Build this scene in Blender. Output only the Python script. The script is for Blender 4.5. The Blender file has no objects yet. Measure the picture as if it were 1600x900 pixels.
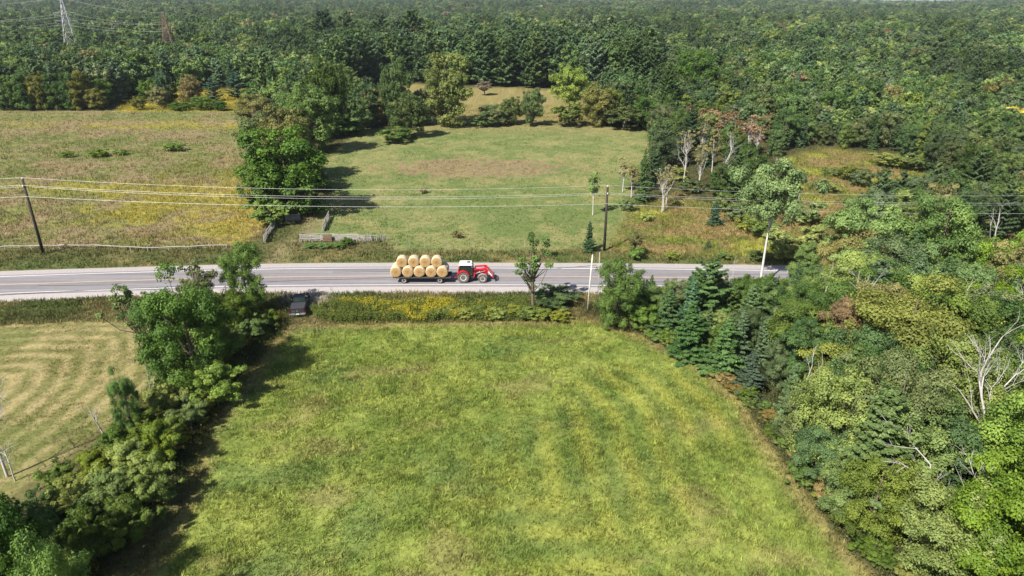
import bpy, math, random
import numpy as np
from mathutils import Vector
R_ = math.radians
random.seed(7)
sc = bpy.context.scene
COL = sc.collection
# ------------------------------------------------------------------ camera
CAMH, PITCH, F = 38.0, R_(22.87), 1067.0
cd = bpy.data.cameras.new('camera'); cam = bpy.data.objects.new('camera', cd); COL.objects.link(cam)
cam.location = (0, 0, CAMH); cam.rotation_euler = (R_(90) - PITCH, 0, 0)
cd.sensor_width = 36; cd.lens = 36 * F / 1600; cd.clip_start = .5; cd.clip_end = 20000
sc.camera = cam
# ------------------------------------------------------------------ light
SUN_EL, SHADOW_AZ = R_(46), R_(50)          # shadows fall away to the right
w = bpy.data.worlds.new('World'); sc.world = w; w.use_nodes = True
wn = w.node_tree; bg = wn.nodes['Background']
sky = wn.nodes.new('ShaderNodeTexSky'); sky.sky_type = 'NISHITA'; sky.sun_disc = False
sx, sy = -math.cos(SHADOW_AZ), -math.sin(SHADOW_AZ)
sky.sun_elevation = SUN_EL; sky.sun_rotation = math.atan2(sx, sy) % (2 * math.pi)
sky.air_density = 1.0; sky.dust_density = 1.0
wn.links.new(sky.outputs[0], bg.inputs[0]); bg.inputs[1].default_value = 0.062
sl = bpy.data.lights.new('sun', 'SUN'); sl.energy = 4.9; sl.angle = R_(.5); sl.color = (1, .955, .88)
so = bpy.data.objects.new('sun', sl); COL.objects.link(so); so.location = (-60, -80, 120)
so.rotation_euler = Vector((sx * math.cos(SUN_EL), sy * math.cos(SUN_EL), math.sin(SUN_EL))).to_track_quat('Z', 'Y').to_euler()
vs = sc.view_settings; vs.view_transform = 'Standard'; vs.look = 'None'; vs.gamma = 1; vs.exposure = 0.90
try: sc.cycles.max_bounces = 5; sc.cycles.transparent_max_bounces = 6
except Exception: pass

# ------------------------------------------------------------------ numpy noise and terrain
def hsh(i, j, s):
    i = i.astype(np.int64); j = j.astype(np.int64)
    n = (i * 374761393 + j * 668265263 + s * 974634777) & 0x7fffffff
    n = ((n ^ (n >> 13)) * 1274126177) & 0x7fffffff
    return ((n ^ (n >> 16)) & 0xffff) / 65535.0
def vnoise(x, y, s=0):
    x = np.asarray(x, float); y = np.asarray(y, float)
    i = np.floor(x); j = np.floor(y); u = x - i; v = y - j
    u = u * u * (3 - 2 * u); v = v * v * (3 - 2 * v)
    a = hsh(i, j, s); b = hsh(i + 1, j, s); c = hsh(i, j + 1, s); d = hsh(i + 1, j + 1, s)
    return (a * (1 - u) + b * u) * (1 - v) + (c * (1 - u) + d * u) * v
def fbm(x, y, s=0, o=4):
    t = 0; a = .5; n = 0
    for k in range(o):
        t = t + a * vnoise(x * 2 ** k, y * 2 ** k, s + k * 17); n += a; a *= .55
    return t / n
def sstep(a, b, x):
    t = np.clip((x - a) / (b - a), 0, 1); return t * t * (3 - 2 * t)
def hgt(x, y):
    x = np.asarray(x, float); y = np.asarray(y, float)
    far = sstep(420, 2600, y)
    th = x / np.maximum(y, 1)                       # valley towards the right
    return sstep(300, 800, y) * 13 * (fbm(x / 230, y / 170, 44, 2) - .5) + far * (17 + 7 * fbm(x / 900, y / 900, 5, 3) - 10 * np.exp(-((th - .53) / .12) ** 2) - 4 * np.exp(-((th - .08) / .08) ** 2) + 2.0 * sstep(.15, -.2, th)) + sstep(200, 420, y) * 2.5 * (fbm(x / 160, y / 160, 9, 2) - .5)
cp, sp = math.cos(PITCH), math.sin(PITCH)
def G(px, py):                                      # pixel of the photograph -> point of the ground
    k = (py - 450) / F; z = CAMH / (sp + k * cp); X = (px - 800) / F * z; Y = z * (cp - k * sp)
    for _ in range(4):
        h = float(hgt(X, Y)); z = (CAMH - h) / (sp + k * cp); X = (px - 800) / F * z; Y = z * (cp - k * sp)
    return X, Y
def topz(Y, py):                                    # height of a point at distance Y seen at row py
    k = (py - 450) / F; return CAMH - Y * (sp + k * cp) / (cp - k * sp)
def mpp(Y, z=0): return (Y * cp + (CAMH - z) * sp) / F
def proj(X, Y, Z):
    z = Y * cp + (CAMH - Z) * sp; return 800 + F * X / z, 450 + F * ((CAMH - Z) * cp - Y * sp) / z
def GP(poly): return np.array([G(*p) for p in poly])
def sdist(x, y, P):                                 # signed distance to polygon, positive inside
    x = np.asarray(x, float); y = np.asarray(y, float)
    d = np.full(x.shape, 1e9); ins = np.zeros(x.shape, bool); n = len(P)
    for i in range(n):
        ax, ay = P[i]; bx, by = P[(i + 1) % n]; ex, ey = bx - ax, by - ay
        t = np.clip(((x - ax) * ex + (y - ay) * ey) / (ex * ex + ey * ey + 1e-9), 0, 1)
        d = np.minimum(d, np.hypot(x - ax - t * ex, y - ay - t * ey))
        c = ((ay > y) != (by > y)) & (x < ax + (y - ay) * ex / (ey if abs(ey) > 1e-9 else 1e-9)); ins ^= c
    return np.where(ins, d, -d)
def pldist(x, y, P):                                # distance to an open polyline
    d = np.full(np.shape(x), 1e9)
    for i in range(len(P) - 1):
        ax, ay = P[i]; bx, by = P[i + 1]; ex, ey = bx - ax, by - ay
        t = np.clip(((x - ax) * ex + (y - ay) * ey) / (ex * ex + ey * ey + 1e-9), 0, 1)
        d = np.minimum(d, np.hypot(x - ax - t * ex, y - ay - t * ey))
    return d
# ------------------------------------------------------------------ zones (outlines on the ground)
ROADPX = [(-60, 448), (0, 445.5), (90, 442.4), (175, 439.8), (260, 437.2), (350, 435), (435, 433.4), (520, 432.5), (620, 432), (720, 432), (820, 432.2), (920, 432.8), (1020, 433.6), (1120, 434.8), (1220, 436.4), (1320, 438.4), (1420, 441), (1520, 444), (1660, 449)]
def smooth(P, n=4):
    P = np.array(P, float); out = []
    for i in range(len(P) - 1):
        p0 = P[max(i - 1, 0)]; p1 = P[i]; p2 = P[i + 1]; p3 = P[min(i + 2, len(P) - 1)]
        for k in range(n):
            t = k / n
            out.append(.5 * (2 * p1 + (p2 - p0) * t + (2 * p0 - 5 * p1 + 4 * p2 - p3) * t * t + (3 * p1 - p0 - 3 * p2 + p3) * t ** 3))
    out.append(P[-1]); return np.array(out)
ROAD = GP(ROADPX)
a0 = ROAD[0] - ROAD[1]; a0 /= np.hypot(*a0); a1 = ROAD[-1] - ROAD[-2]; a1 /= np.hypot(*a1)
ROAD = smooth(np.vstack([ROAD[0] + a0 * 260 + [0, -30], ROAD[0] + a0 * 110 + [0, -5], ROAD[0] + a0 * 30, ROAD, ROAD[-1] + a1 * 60, ROAD[-1] + a1 * 300]))
Z_FIELD = GP([(452, 503), (415, 545), (360, 620), (318, 672), (300, 720), (285, 790), (245, 850), (160, 980), (60, 1200), (1800, 1200), (1480, 1000), (1372, 905), (1305, 830), (1262, 770), (1203, 695), (1165, 630), (1095, 570), (1010, 527), (935, 498), (860, 500), (700, 503), (560, 506)])
Z_HAY = GP([(-500, 515), (0, 508), (120, 502), (235, 504), (246, 540), (238, 590), (180, 650), (120, 700), (60, 745), (-60, 830), (-500, 1000)])
Z_LEFTM = GP([(-700, 392), (0, 390), (180, 388), (360, 388), (402, 376), (425, 350), (400, 300), (400, 240), (425, 190), (400, 172), (180, 173), (-700, 176)])
Z_PAST = GP([(470, 372), (505, 330), (470, 335), (520, 300), (500, 255), (560, 205), (640, 196), (860, 195), (1010, 200), (1020, 240), (985, 290), (1000, 330), (1040, 360), (940, 390), (620, 392), (600, 372)])
Z_FARC = GP([(574, 190), (560, 150), (600, 128), (720, 135), (870, 140), (930, 165), (905, 194), (740, 195)])
Z_GOLD = GP([(180, 174), (215, 150), (320, 139), (420, 143), (430, 160), (400, 174)])
Z_BRUSH = GP([(985, 330), (1060, 300), (1120, 330), (1200, 350), (1250, 300), (1220, 250), (1290, 232), (1370, 240), (1430, 268), (1460, 310), (1330, 330), (1280, 380), (1290, 408), (1000, 405), (950, 392)])
Z_NEARF = GP([(925, 480), (940, 500), (1005, 527), (1095, 572), (1165, 632), (1203, 697), (1262, 772), (1308, 835), (1375, 905), (1470, 1000), (2300, 1000), (1900, 470), (1300, 462), (1000, 463)])
HEDGE = GP([(425, 485), (380, 520), (330, 580), (285, 640), (225, 720), (150, 800), (80, 890), (-40, 1010)])
TRACK = GP([(432, 410), (450, 385), (478, 365), (490, 350), (478, 338), (455, 330)])
def lerp(a, b, t): return a + (b - a) * t[..., None]
def C3(*c): return np.array(c, float)
def ground_col(x, y):
    n1 = fbm(x / 9, y / 9, 1); n2 = fbm(x / 2.6, y / 2.6, 2); n3 = fbm(x / .9, y / .9, 3, 3); n4 = fbm(x / 22, y / 22, 4)
    fine = fbm(x / .45, y / .45, 8, 2)
    c = lerp(C3(.075, .082, .026), C3(.13, .115, .045), sstep(.35, .7, n1)); wob = (n2 - .5) * 2.2
    def put(P, cc, soft=1.0, grow=0):
        nonlocal c
        t = sstep(-soft, soft, sdist(x, y, P) + wob * soft + grow); c = lerp(c, cc, t); return t
    # woods floor
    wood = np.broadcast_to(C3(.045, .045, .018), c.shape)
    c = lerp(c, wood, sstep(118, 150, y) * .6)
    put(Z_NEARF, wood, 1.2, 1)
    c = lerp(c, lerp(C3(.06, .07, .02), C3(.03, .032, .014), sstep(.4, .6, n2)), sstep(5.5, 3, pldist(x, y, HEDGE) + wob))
    # mown foreground field
    sd = sdist(x, y, Z_FIELD)
    g = lerp(C3(.125, .172, .032), C3(.235, .262, .060), sstep(.3, .72, .45 * n2 + .25 * n3 + .3 * n1 + .0))
    g = lerp(g, C3(.090, .145, .045), sstep(.5, .75, fbm(x / 6 + 9, y / 6, 31)) * .5 * sstep(25, -5, x))
    g = lerp(g, C3(.225, .205, .075), sstep(.55, .75, fbm(x / 5, y / 3.5, 33)) * .6)
    rs = np.sin(sd * 2 * math.pi / 3.4 + 2.2 * fbm(x / 9, y / 9, 35)) * .5 + .5; rsw = sstep(-10, 6, x) * sstep(.3, .55, fbm(x / 10, y / 10, 37))
    g = lerp(g, C3(.25, .235, .045), rs * rsw * .42); g = lerp(g, C3(.10, .15, .035), (1 - rs) * rsw * .30)
    g = g * (1 + .16 * ((rs - .5) * sstep(-8, 8, x))[..., None] + .12 * (fine - .5)[..., None])
    g = lerp(g, C3(.25, .20, .085), sstep(2.4, .4, sd + wob * .8) * .75)
    c = lerp(c, g, sstep(-.6, .6, sd + wob * .35))
    # hay field with swaths
    sh = sdist(x, y, Z_HAY)
    ln = .5 + .5 * np.sin(sh * 2 * math.pi / 2.3 + 2.8 * fbm(x / 7, y / 7, 41)); ln = .5 + (ln - .5) * .62 * sstep(.2, .5, fbm(x / 6, y / 6, 43)) + .6 * (n3 - .5)
    hcol = lerp(C3(.155, .150, .050), C3(.30, .25, .115), sstep(.3, .75, ln * .65 + .35 * n2))
    hcol = lerp(hcol, C3(.10, .13, .03), sstep(.5, .7, n1) * .5)
    c = lerp(c, hcol, sstep(-.5, .5, sh + wob * .25))
    # left meadow
    m = lerp(C3(.21, .165, .085), C3(.13, .145, .045), sstep(.35, .6, n1 * .6 + n2 * .4))
    m = lerp(m, C3(.24, .20, .09), sstep(.6, .78, n2) * .7)
    gx, gy = G(330, 310); gold = np.exp(-((x - gx) / 26) ** 2 - ((y - gy) / 22) ** 2)
    gx2, gy2 = G(390, 350); gold += np.exp(-((x - gx2) / 7) ** 2 - ((y - gy2) / 14) ** 2)
    gx3, gy3 = G(90, 292); gold += .45 * np.exp(-((x - gx3) / 24) ** 2 - ((y - gy3) / 7) ** 2)
    gx4, gy4 = G(250, 195); gold += .8 * np.exp(-((x - gx4) / 70) ** 2 - ((y - gy4) / 9) ** 2)
    gm = sstep(.42, .62, n2 * .55 + .45 * n1 + .22 * (gold - .5))
    m = lerp(m, lerp(C3(.24, .22, .04), C3(.34, .25, .04), n3), gm * np.clip(gold * 1.1, .06, .62))
    put(Z_LEFTM, m, 1.5)
    p = lerp(C3(.115, .15, .045), C3(.20, .195, .075), sstep(.38, .66, n2 * .5 + n1 * .5))
    gx, gy = G(700, 262); tan = np.exp(-((x - gx) / 20) ** 2 - ((y - gy) / 12) ** 2) + .6 * np.exp(-((x - G(830, 250)[0]) / 16) ** 2 - ((y - gy) / 10) ** 2)
    p = lerp(p, lerp(C3(.25, .20, .09), C3(.16, .11, .075), n3), np.clip(sstep(.42, .62, n2 * .6 + .4 * tan) * tan * 1.4, 0, .85))
    p = lerp(p, C3(.20, .17, .07), sstep(G(700, 215)[1], G(700, 198)[1], y) * .6)
    put(Z_PAST, p, 1.5)
    put(Z_FARC, lerp(C3(.16, .15, .045), C3(.24, .19, .08), n2), 3)
    put(Z_GOLD, lerp(C3(.34, .27, .03), C3(.20, .19, .05), sstep(.45, .7, n1 * .6 + n2 * .4)), 3)
    b = lerp(C3(.22, .16, .07), C3(.12, .14, .03), sstep(.4, .65, n2 * .5 + .5 * n1)); b = lerp(b, C3(.30, .30, .05), sstep(.58, .72, n1) * .6)
    put(Z_BRUSH, b, 2)
    # verges beside the road
    rd = pldist(x, y, ROAD)
    v = lerp(C3(.085, .095, .028), C3(.19, .16, .065), sstep(.45, .7, n2)); v = lerp(v, C3(.07, .10, .028), sstep(.55, .35, n1) * .6)
    c = lerp(c, v, sstep(11.5, 8.5, rd + wob * .7) * .85)
    t = pldist(x, y, TRACK)
    c = lerp(c, lerp(C3(.22, .17, .10), C3(.13, .14, .05), n2), sstep(2.2, .9, t + wob * .3) * .85)
    kx, ky = G(465, 500)
    c = lerp(c, C3(.17, .14, .065), np.exp(-((x - kx) / 4) ** 2 - ((y - ky) / 4) ** 2) * .8)
    qx, qy = G(474, 468); apr = np.exp(-(((x - qx) / 3.4) ** 2 + ((y - qy) / 3.2) ** 2) ** 2)
    c = lerp(c, lerp(C3(.30, .265, .23), C3(.22, .19, .13), n2), np.clip(apr * 1.3 + (n3 - .5) * .5 * (apr > .1), 0, 1))
    return np.clip(c * (1 + .45 * (fine - .5))[..., None], .004, .8)

# ------------------------------------------------------------------ helpers for things
def tag(o, label=None, cat=None, group=None, kind=None):
    if label: o['label'] = label
    if cat: o['category'] = cat
    if group: o['group'] = group
    if kind: o['kind'] = kind
    return o
def empty(name, loc, rz=0):
    o = bpy.data.objects.new(name, None); COL.objects.link(o); o.location = loc; o.rotation_euler.z = rz
    o.empty_display_size = .3; return o
def npmesh(name, V, Fc, mats, attrs=None, smooth=False):
    V = np.asarray(V, np.float32); Fc = np.asarray(Fc, np.int32); n, k = Fc.shape
    me = bpy.data.meshes.new(name); me.vertices.add(len(V)); me.vertices.foreach_set('co', V.ravel())
    me.loops.add(n * k); me.loops.foreach_set('vertex_index', Fc.ravel())
    me.polygons.add(n); me.polygons.foreach_set('loop_start', np.arange(0, n * k, k, dtype=np.int32))
    me.polygons.foreach_set('loop_total', np.full(n, k, np.int32))
    if smooth: me.polygons.foreach_set('use_smooth', np.ones(n, bool))
    for an, (tp, arr) in (attrs or {}).items():
        at = me.attributes.new(an, tp, 'POINT')
        at.data.foreach_set('color' if tp == 'FLOAT_COLOR' else 'value', np.asarray(arr, np.float32 if tp != 'INT' else np.int32).ravel())
    me.update(calc_edges=True)
    for m in (mats if isinstance(mats, list) else [mats]): me.materials.append(m)
    return me
def link(name, me, parent=None):
    o = bpy.data.objects.new(name, me); COL.objects.link(o)
    if parent is not None: o.parent = parent
    return o
class MB:
    def __init__(s): s.v = []; s.f = []; s.mi = []
    def add(s, vs_, fs, mi=0):
        b = len(s.v); s.v += [tuple(p) for p in vs_]; s.f += [tuple(b + i for i in f) for f in fs]; s.mi += [mi] * len(fs)
    def box(s, x0, x1, y0, y1, z0, z1, tx=0, ty=0, mi=0):     # tx, ty shrink the top
        s.add([(x0, y0, z0), (x1, y0, z0), (x1, y1, z0), (x0, y1, z0), (x0 + tx, y0 + ty, z1), (x1 - tx, y0 + ty, z1), (x1 - tx, y1 - ty, z1), (x0 + tx, y1 - ty, z1)],
              [(3, 2, 1, 0), (4, 5, 6, 7), (0, 1, 5, 4), (1, 2, 6, 5), (2, 3, 7, 6), (3, 0, 4, 7)], mi)
    def prism(s, prof, y0, y1, mi=0, iny=0):                     # profile of (x, z), extruded along y
        n = len(prof); a = [(x, y0, z) for x, z in prof]; b = [(x, y1, z) for x, z in prof]
        s.add(a + b, [tuple(range(n)), tuple(range(2 * n - 1, n - 1, -1))] + [((i + 1) % n, i, n + i, n + (i + 1) % n) for i in range(n)], mi)
    def tube(s, pts, rad, n=8, cap=True, mi=0):
        pts = [Vector(p) for p in pts]; m = len(pts); rad = rad if isinstance(rad, (list, tuple)) else [rad] * m
        vs_ = []; prev = None
        for i, p in enumerate(pts):
            d = (pts[min(i + 1, m - 1)] - pts[max(i - 1, 0)]).normalized()
            u = d.orthogonal().normalized() if prev is None else (prev - d * prev.dot(d)).normalized()
            prev = u; v = d.cross(u)
            vs_ += [p + (u * math.cos(6.2832 * k / n) + v * math.sin(6.2832 * k / n)) * rad[i] for k in range(n)]
        fs = [(i * n + k, i * n + (k + 1) % n, (i + 1) * n + (k + 1) % n, (i + 1) * n + k) for i in range(m - 1) for k in range(n)]
        if cap: fs += [tuple(range(n - 1, -1, -1)), tuple((m - 1) * n + k for k in range(n))]
        s.add(vs_, fs, mi)
    def beam(s, a, b, w, h=None, mi=0):
        a = Vector(a); b = Vector(b); d = (b - a).normalized(); h = h or w
        u = d.cross(Vector((0, 0, 1))) if abs(d.z) < .95 else d.cross(Vector((0, 1, 0))); u.normalize(); v = u.cross(d)
        c = [(-1, -1), (1, -1), (1, 1), (-1, 1)]
        s.add([p + u * (i * w / 2) + v * (j * h / 2) for p in (a, b) for i, j in c], [(3, 2, 1, 0), (4, 5, 6, 7), (0, 1, 5, 4), (1, 2, 6, 5), (2, 3, 7, 6), (3, 0, 4, 7)], mi)
    def lathe(s, prof, cx, cy, cz, n=28, axis='y', mi=0):        # prof of (offset along axis, radius)
        m = len(prof); vs_ = []
        for o, r in prof:
            for k in range(n):
                a = 6.2832 * k / n; c, t = r * math.cos(a), r * math.sin(a)
                vs_.append((cx + c, cy + o, cz + t) if axis == 'y' else ((cx + o, cy + c, cz + t) if axis == 'x' else (cx + c, cy + t, cz + o)))
        fs = [(i * n + k, (i + 1) * n + k, (i + 1) * n + (k + 1) % n, i * n + (k + 1) % n) for i in range(m - 1) for k in range(n)]
        fs += [tuple(range(n)), tuple(range(m * n - 1, (m - 1) * n - 1, -1))]
        s.add(vs_, fs, mi)
    def build(s, name, mats, parent=None, bevel=0, smooth=False, loc=None):
        me = bpy.data.meshes.new(name); me.from_pydata(s.v, [], s.f); me.validate()
        for m in (mats if isinstance(mats, list) else [mats]): me.materials.append(m)
        if len(me.polygons) == len(s.mi): me.polygons.foreach_set('material_index', s.mi)
        if smooth: me.polygons.foreach_set('use_smooth', [True] * len(me.polygons))
        import bmesh
        b = bmesh.new(); b.from_mesh(me); bmesh.ops.recalc_face_normals(b, faces=b.faces); b.to_mesh(me); b.free()
        o = link(name, me, parent)
        if loc: o.location = loc
        if bevel:
            bv = o.modifiers.new('bevel', 'BEVEL'); bv.width = bevel; bv.segments = 2; bv.limit_method = 'ANGLE'
        return o
# ------------------------------------------------------------------ materials
def mat(name, col=(.5, .5, .5), rough=.7, metal=0, spec=.4, noise=0, scale=8, bump=0):
    m = bpy.data.materials.new(name); m.use_nodes = True; nt = m.node_tree; p = nt.nodes['Principled BSDF']
    p.inputs['Base Color'].default_value = (*col, 1); p.inputs['Roughness'].default_value = rough
    p.inputs['Metallic'].default_value = metal; p.inputs['Specular IOR Level'].default_value = spec
    if noise:
        tc = nt.nodes.new('ShaderNodeTexCoord'); nz = nt.nodes.new('ShaderNodeTexNoise'); nz.inputs['Scale'].default_value = scale; nz.inputs['Detail'].default_value = 6
        nt.links.new(tc.outputs['Object'], nz.inputs['Vector'])
        mx = nt.nodes.new('ShaderNodeMix'); mx.data_type = 'RGBA'
        mx.inputs['A'].default_value = (*[c * (1 - noise) for c in col], 1); mx.inputs['B'].default_value = (*[min(1, c * (1 + noise)) for c in col], 1)
        nt.links.new(nz.outputs['Fac'], mx.inputs['Factor']); nt.links.new(mx.outputs['Result'], p.inputs['Base Color'])
        if bump:
            b = nt.nodes.new('ShaderNodeBump'); b.inputs['Strength'].default_value = bump; b.inputs['Distance'].default_value = .03
            nt.links.new(nz.outputs['Fac'], b.inputs['Height']); nt.links.new(b.outputs['Normal'], p.inputs['Normal'])
    return m
def leafmat(name, stops):
    m = bpy.data.materials.new(name); m.use_nodes = True; nt = m.node_tree; N = nt.nodes.new; L = nt.links.new
    p = nt.nodes['Principled BSDF']; out = nt.nodes['Material Output']
    oi = N('ShaderNodeObjectInfo'); rp = N('ShaderNodeValToRGB'); cr = rp.color_ramp; cr.interpolation = 'CONSTANT'
    while len(cr.elements) > 1: cr.elements.remove(cr.elements[-1])
    cr.elements[0].position = 0; cr.elements[0].color = (*stops[0][1], 1)
    for pos, c in stops[1:]:
        e = cr.elements.new(pos); e.color = (*c, 1)
    L(oi.outputs['Random'], rp.inputs['Fac'])
    mx = N('ShaderNodeMix'); mx.data_type = 'RGBA'; L(oi.outputs['Alpha'], mx.inputs['Factor']); L(rp.outputs['Color'], mx.inputs['A']); L(oi.outputs['Color'], mx.inputs['B'])
    at = N('ShaderNodeAttribute'); at.attribute_name = 'tone'
    def mr(src, a, b):
        q = N('ShaderNodeMapRange'); q.inputs['To Min'].default_value = a; q.inputs['To Max'].default_value = b; L(src, q.inputs['Value']); return q.outputs['Result']
    hs = N('ShaderNodeHueSaturation'); L(mx.outputs['Result'], hs.inputs['Color'])
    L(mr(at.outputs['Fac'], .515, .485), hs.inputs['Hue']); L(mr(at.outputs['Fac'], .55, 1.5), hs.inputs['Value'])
    # whole-tree variation from the same random number, scrambled
    mu = N('ShaderNodeMath'); mu.operation = 'MULTIPLY'; mu.inputs[1].default_value = 37.31; L(oi.outputs['Random'], mu.inputs[0])
    fr = N('ShaderNodeMath'); fr.operation = 'FRACT'; L(mu.outputs[0], fr.inputs[0])
    h2 = N('ShaderNodeHueSaturation'); L(hs.outputs['Color'], h2.inputs['Color']); L(mr(fr.outputs[0], .78, 1.3), h2.inputs['Value']); L(mr(fr.outputs[0], 1.1, .88), h2.inputs['Saturation'])
    ge = N('ShaderNodeNewGeometry'); pn = N('ShaderNodeTexNoise'); pn.inputs['Scale'].default_value = .011; pn.inputs['Detail'].default_value = 2.5; L(ge.outputs['Position'], pn.inputs['Vector'])
    pm = N('ShaderNodeMapRange'); pm.inputs['From Min'].default_value = .35; pm.inputs['From Max'].default_value = .65; pm.inputs['To Min'].default_value = .82; pm.inputs['To Max'].default_value = 1.55; L(pn.outputs['Fac'], pm.inputs['Value'])
    h3 = N('ShaderNodeHueSaturation'); L(h2.outputs['Color'], h3.inputs['Color']); L(pm.outputs['Result'], h3.inputs['Value']); h2 = h3
    L(h2.outputs['Color'], p.inputs['Base Color']); p.inputs['Roughness'].default_value = .6; p.inputs['Specular IOR Level'].default_value = .25
    tr = N('ShaderNodeBsdfTranslucent'); L(h2.outputs['Color'], tr.inputs['Color'])
    ms = N('ShaderNodeMixShader'); ms.inputs[0].default_value = .30; L(p.outputs[0], ms.inputs[1]); L(tr.outputs[0], ms.inputs[2]); L(ms.outputs[0], out.inputs['Surface'])
    return m
def vcolmat(name, attr='col', rough=.9, scale=3.0, amp=.35, bump=.5, transl=0):
    m = bpy.data.materials.new(name); m.use_nodes = True; nt = m.node_tree; N = nt.nodes.new; L = nt.links.new
    p = nt.nodes['Principled BSDF']; p.inputs['Roughness'].default_value = rough; p.inputs['Specular IOR Level'].default_value = .15
    at = N('ShaderNodeAttribute'); at.attribute_name = attr
    if amp:
        tc = N('ShaderNodeTexCoord'); nz = N('ShaderNodeTexNoise'); nz.inputs['Scale'].default_value = scale; nz.inputs['Detail'].default_value = 7; nz.inputs['Roughness'].default_value = .7
        L(tc.outputs['Object'], nz.inputs['Vector'])
        mr = N('ShaderNodeMapRange'); mr.inputs['From Min'].default_value = .25; mr.inputs['From Max'].default_value = .75; mr.inputs['To Min'].default_value = 1 - amp; mr.inputs['To Max'].default_value = 1 + amp
        L(nz.outputs['Fac'], mr.inputs['Value'])
        hs = N('ShaderNodeHueSaturation'); L(at.outputs['Color'], hs.inputs['Color']); L(mr.outputs['Result'], hs.inputs['Value']); L(hs.outputs['Color'], p.inputs['Base Color'])
        b = N('ShaderNodeBump'); b.inputs['Strength'].default_value = bump; b.inputs['Distance'].default_value = .15; L(nz.outputs['Fac'], b.inputs['Height']); L(b.outputs['Normal'], p.inputs['Normal'])
    else: L(at.outputs['Color'], p.inputs['Base Color'])
    if transl:
        tr = N('ShaderNodeBsdfTranslucent'); L(at.outputs['Color'], tr.inputs['Color']); ms = N('ShaderNodeMixShader'); ms.inputs[0].default_value = transl
        L(p.outputs[0], ms.inputs[1]); L(tr.outputs[0], ms.inputs[2]); L(ms.outputs[0], nt.nodes['Material Output'].inputs['Surface'])
    return m
M_BROAD = leafmat('broadleaf foliage', [(0, (.078, .130, .032)), (.2, (.095, .150, .036)), (.38, (.120, .172, .040)), (.5, (.062, .112, .032)), (.62, (.105, .132, .044)), (.74, (.150, .195, .040)), (.84, (.088, .125, .050)), (.95, (.165, .155, .050)), (.985, (.19, .135, .07))])
M_CONI = leafmat('conifer foliage', [(0, (.062, .108, .036)), (.25, (.078, .128, .042)), (.5, (.064, .114, .046)), (.7, (.094, .142, .042)), (.88, (.080, .126, .056))])
M_BARK = mat('brown bark', (.13, .10, .075), .95, noise=.5, scale=6, bump=.6)
M_GREYBARK = mat('grey dead wood', (.42, .39, .36), .95, noise=.35, scale=5, bump=.5)
M_BIRCH = mat('white birch bark', (.52, .50, .46), .8, noise=.3, scale=7, bump=.3)
M_RAIL = mat('weathered cedar rail', (.30, .28, .25), .95, noise=.45, scale=4, bump=.5)
M_POLE = mat('dark creosoted pole', (.035, .028, .022), .85, noise=.4, scale=3)
M_PALEP = mat('pale bare pole', (.60, .57, .50), .85, noise=.2, scale=3)
M_WIRE = mat('aluminium wire', (.55, .55, .54), .5, metal=.3)
M_STEEL = mat('galvanised steel', (.42, .42, .43), .5, metal=.6, noise=.15)
M_RUST = mat('rusty brown steel', (.22, .13, .10), .7, metal=.3, noise=.2)
M_RED = mat('red tractor paint', (.47, .012, .022), .35, spec=.5, noise=.12, scale=3)
M_WHITE = mat('white paint', (.78, .78, .77), .4, noise=.05)
M_BLACKP = mat('black car paint', (.004, .004, .008), .3, spec=.22)
M_BLACKM = mat('black matt plastic', (.02, .02, .02), .7)
M_TONN = mat('charcoal bed cover', (.036, .035, .040), .75, noise=.15, scale=5)
M_RUB = mat('rubber tyre', (.045, .042, .040), .85, noise=.4, scale=6)
M_RUBD = mat('dusty tractor tyre', (.11, .095, .08), .9, noise=.4, scale=5)
M_RIM = mat('pale wheel rim', (.72, .71, .69), .4, metal=.2)
M_GLASS = mat('dark tinted glass', (.015, .025, .022), .08, spec=.8)
M_CHROME = mat('chrome', (.7, .7, .7), .25, metal=.8)
M_TAIL = mat('red tail lamp', (.09, .008, .008), .25)
M_LAMP = mat('clear lamp glass', (.7, .7, .65), .15)
M_DARKLINE = mat('dark line', (.02, .02, .02), .6)

# ------------------------------------------------------------------ ground
def axis(parts):
    out = []
    for a, b, s in parts: out += list(np.arange(a, b, s))
    return np.array(out)
xs = np.concatenate([-np.geomspace(5200, 150, 46)[:-1], axis([(-150, -72, 1.3), (-72, 72, .42), (72, 150, 1.3)]), np.geomspace(150, 5200, 46)])
ys = np.concatenate([axis([(-60, 20, 8), (20, 150, .42), (150, 260, 1.0)]), np.geomspace(260, 9000, 95)])
XX, YY = np.meshgrid(xs, ys); fx, fy = XX.ravel(), YY.ravel()
gc = ground_col(fx, fy); nx, ny = len(xs), len(ys)
ii = (np.arange(ny - 1)[:, None] * nx + np.arange(nx - 1)[None]).ravel()
gz = hgt(fx, fy)
# small unevenness of the ground away from the road
rd_ = pldist(fx, fy, ROAD); gz = gz + sstep(9, 14, rd_) * (fbm(fx / 3, fy / 3, 71, 3) - .5) * .22
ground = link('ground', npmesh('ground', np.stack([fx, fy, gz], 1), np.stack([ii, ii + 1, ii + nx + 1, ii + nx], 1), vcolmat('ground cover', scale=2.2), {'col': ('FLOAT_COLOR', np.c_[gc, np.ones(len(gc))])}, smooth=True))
tag(ground, kind='structure')
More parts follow.
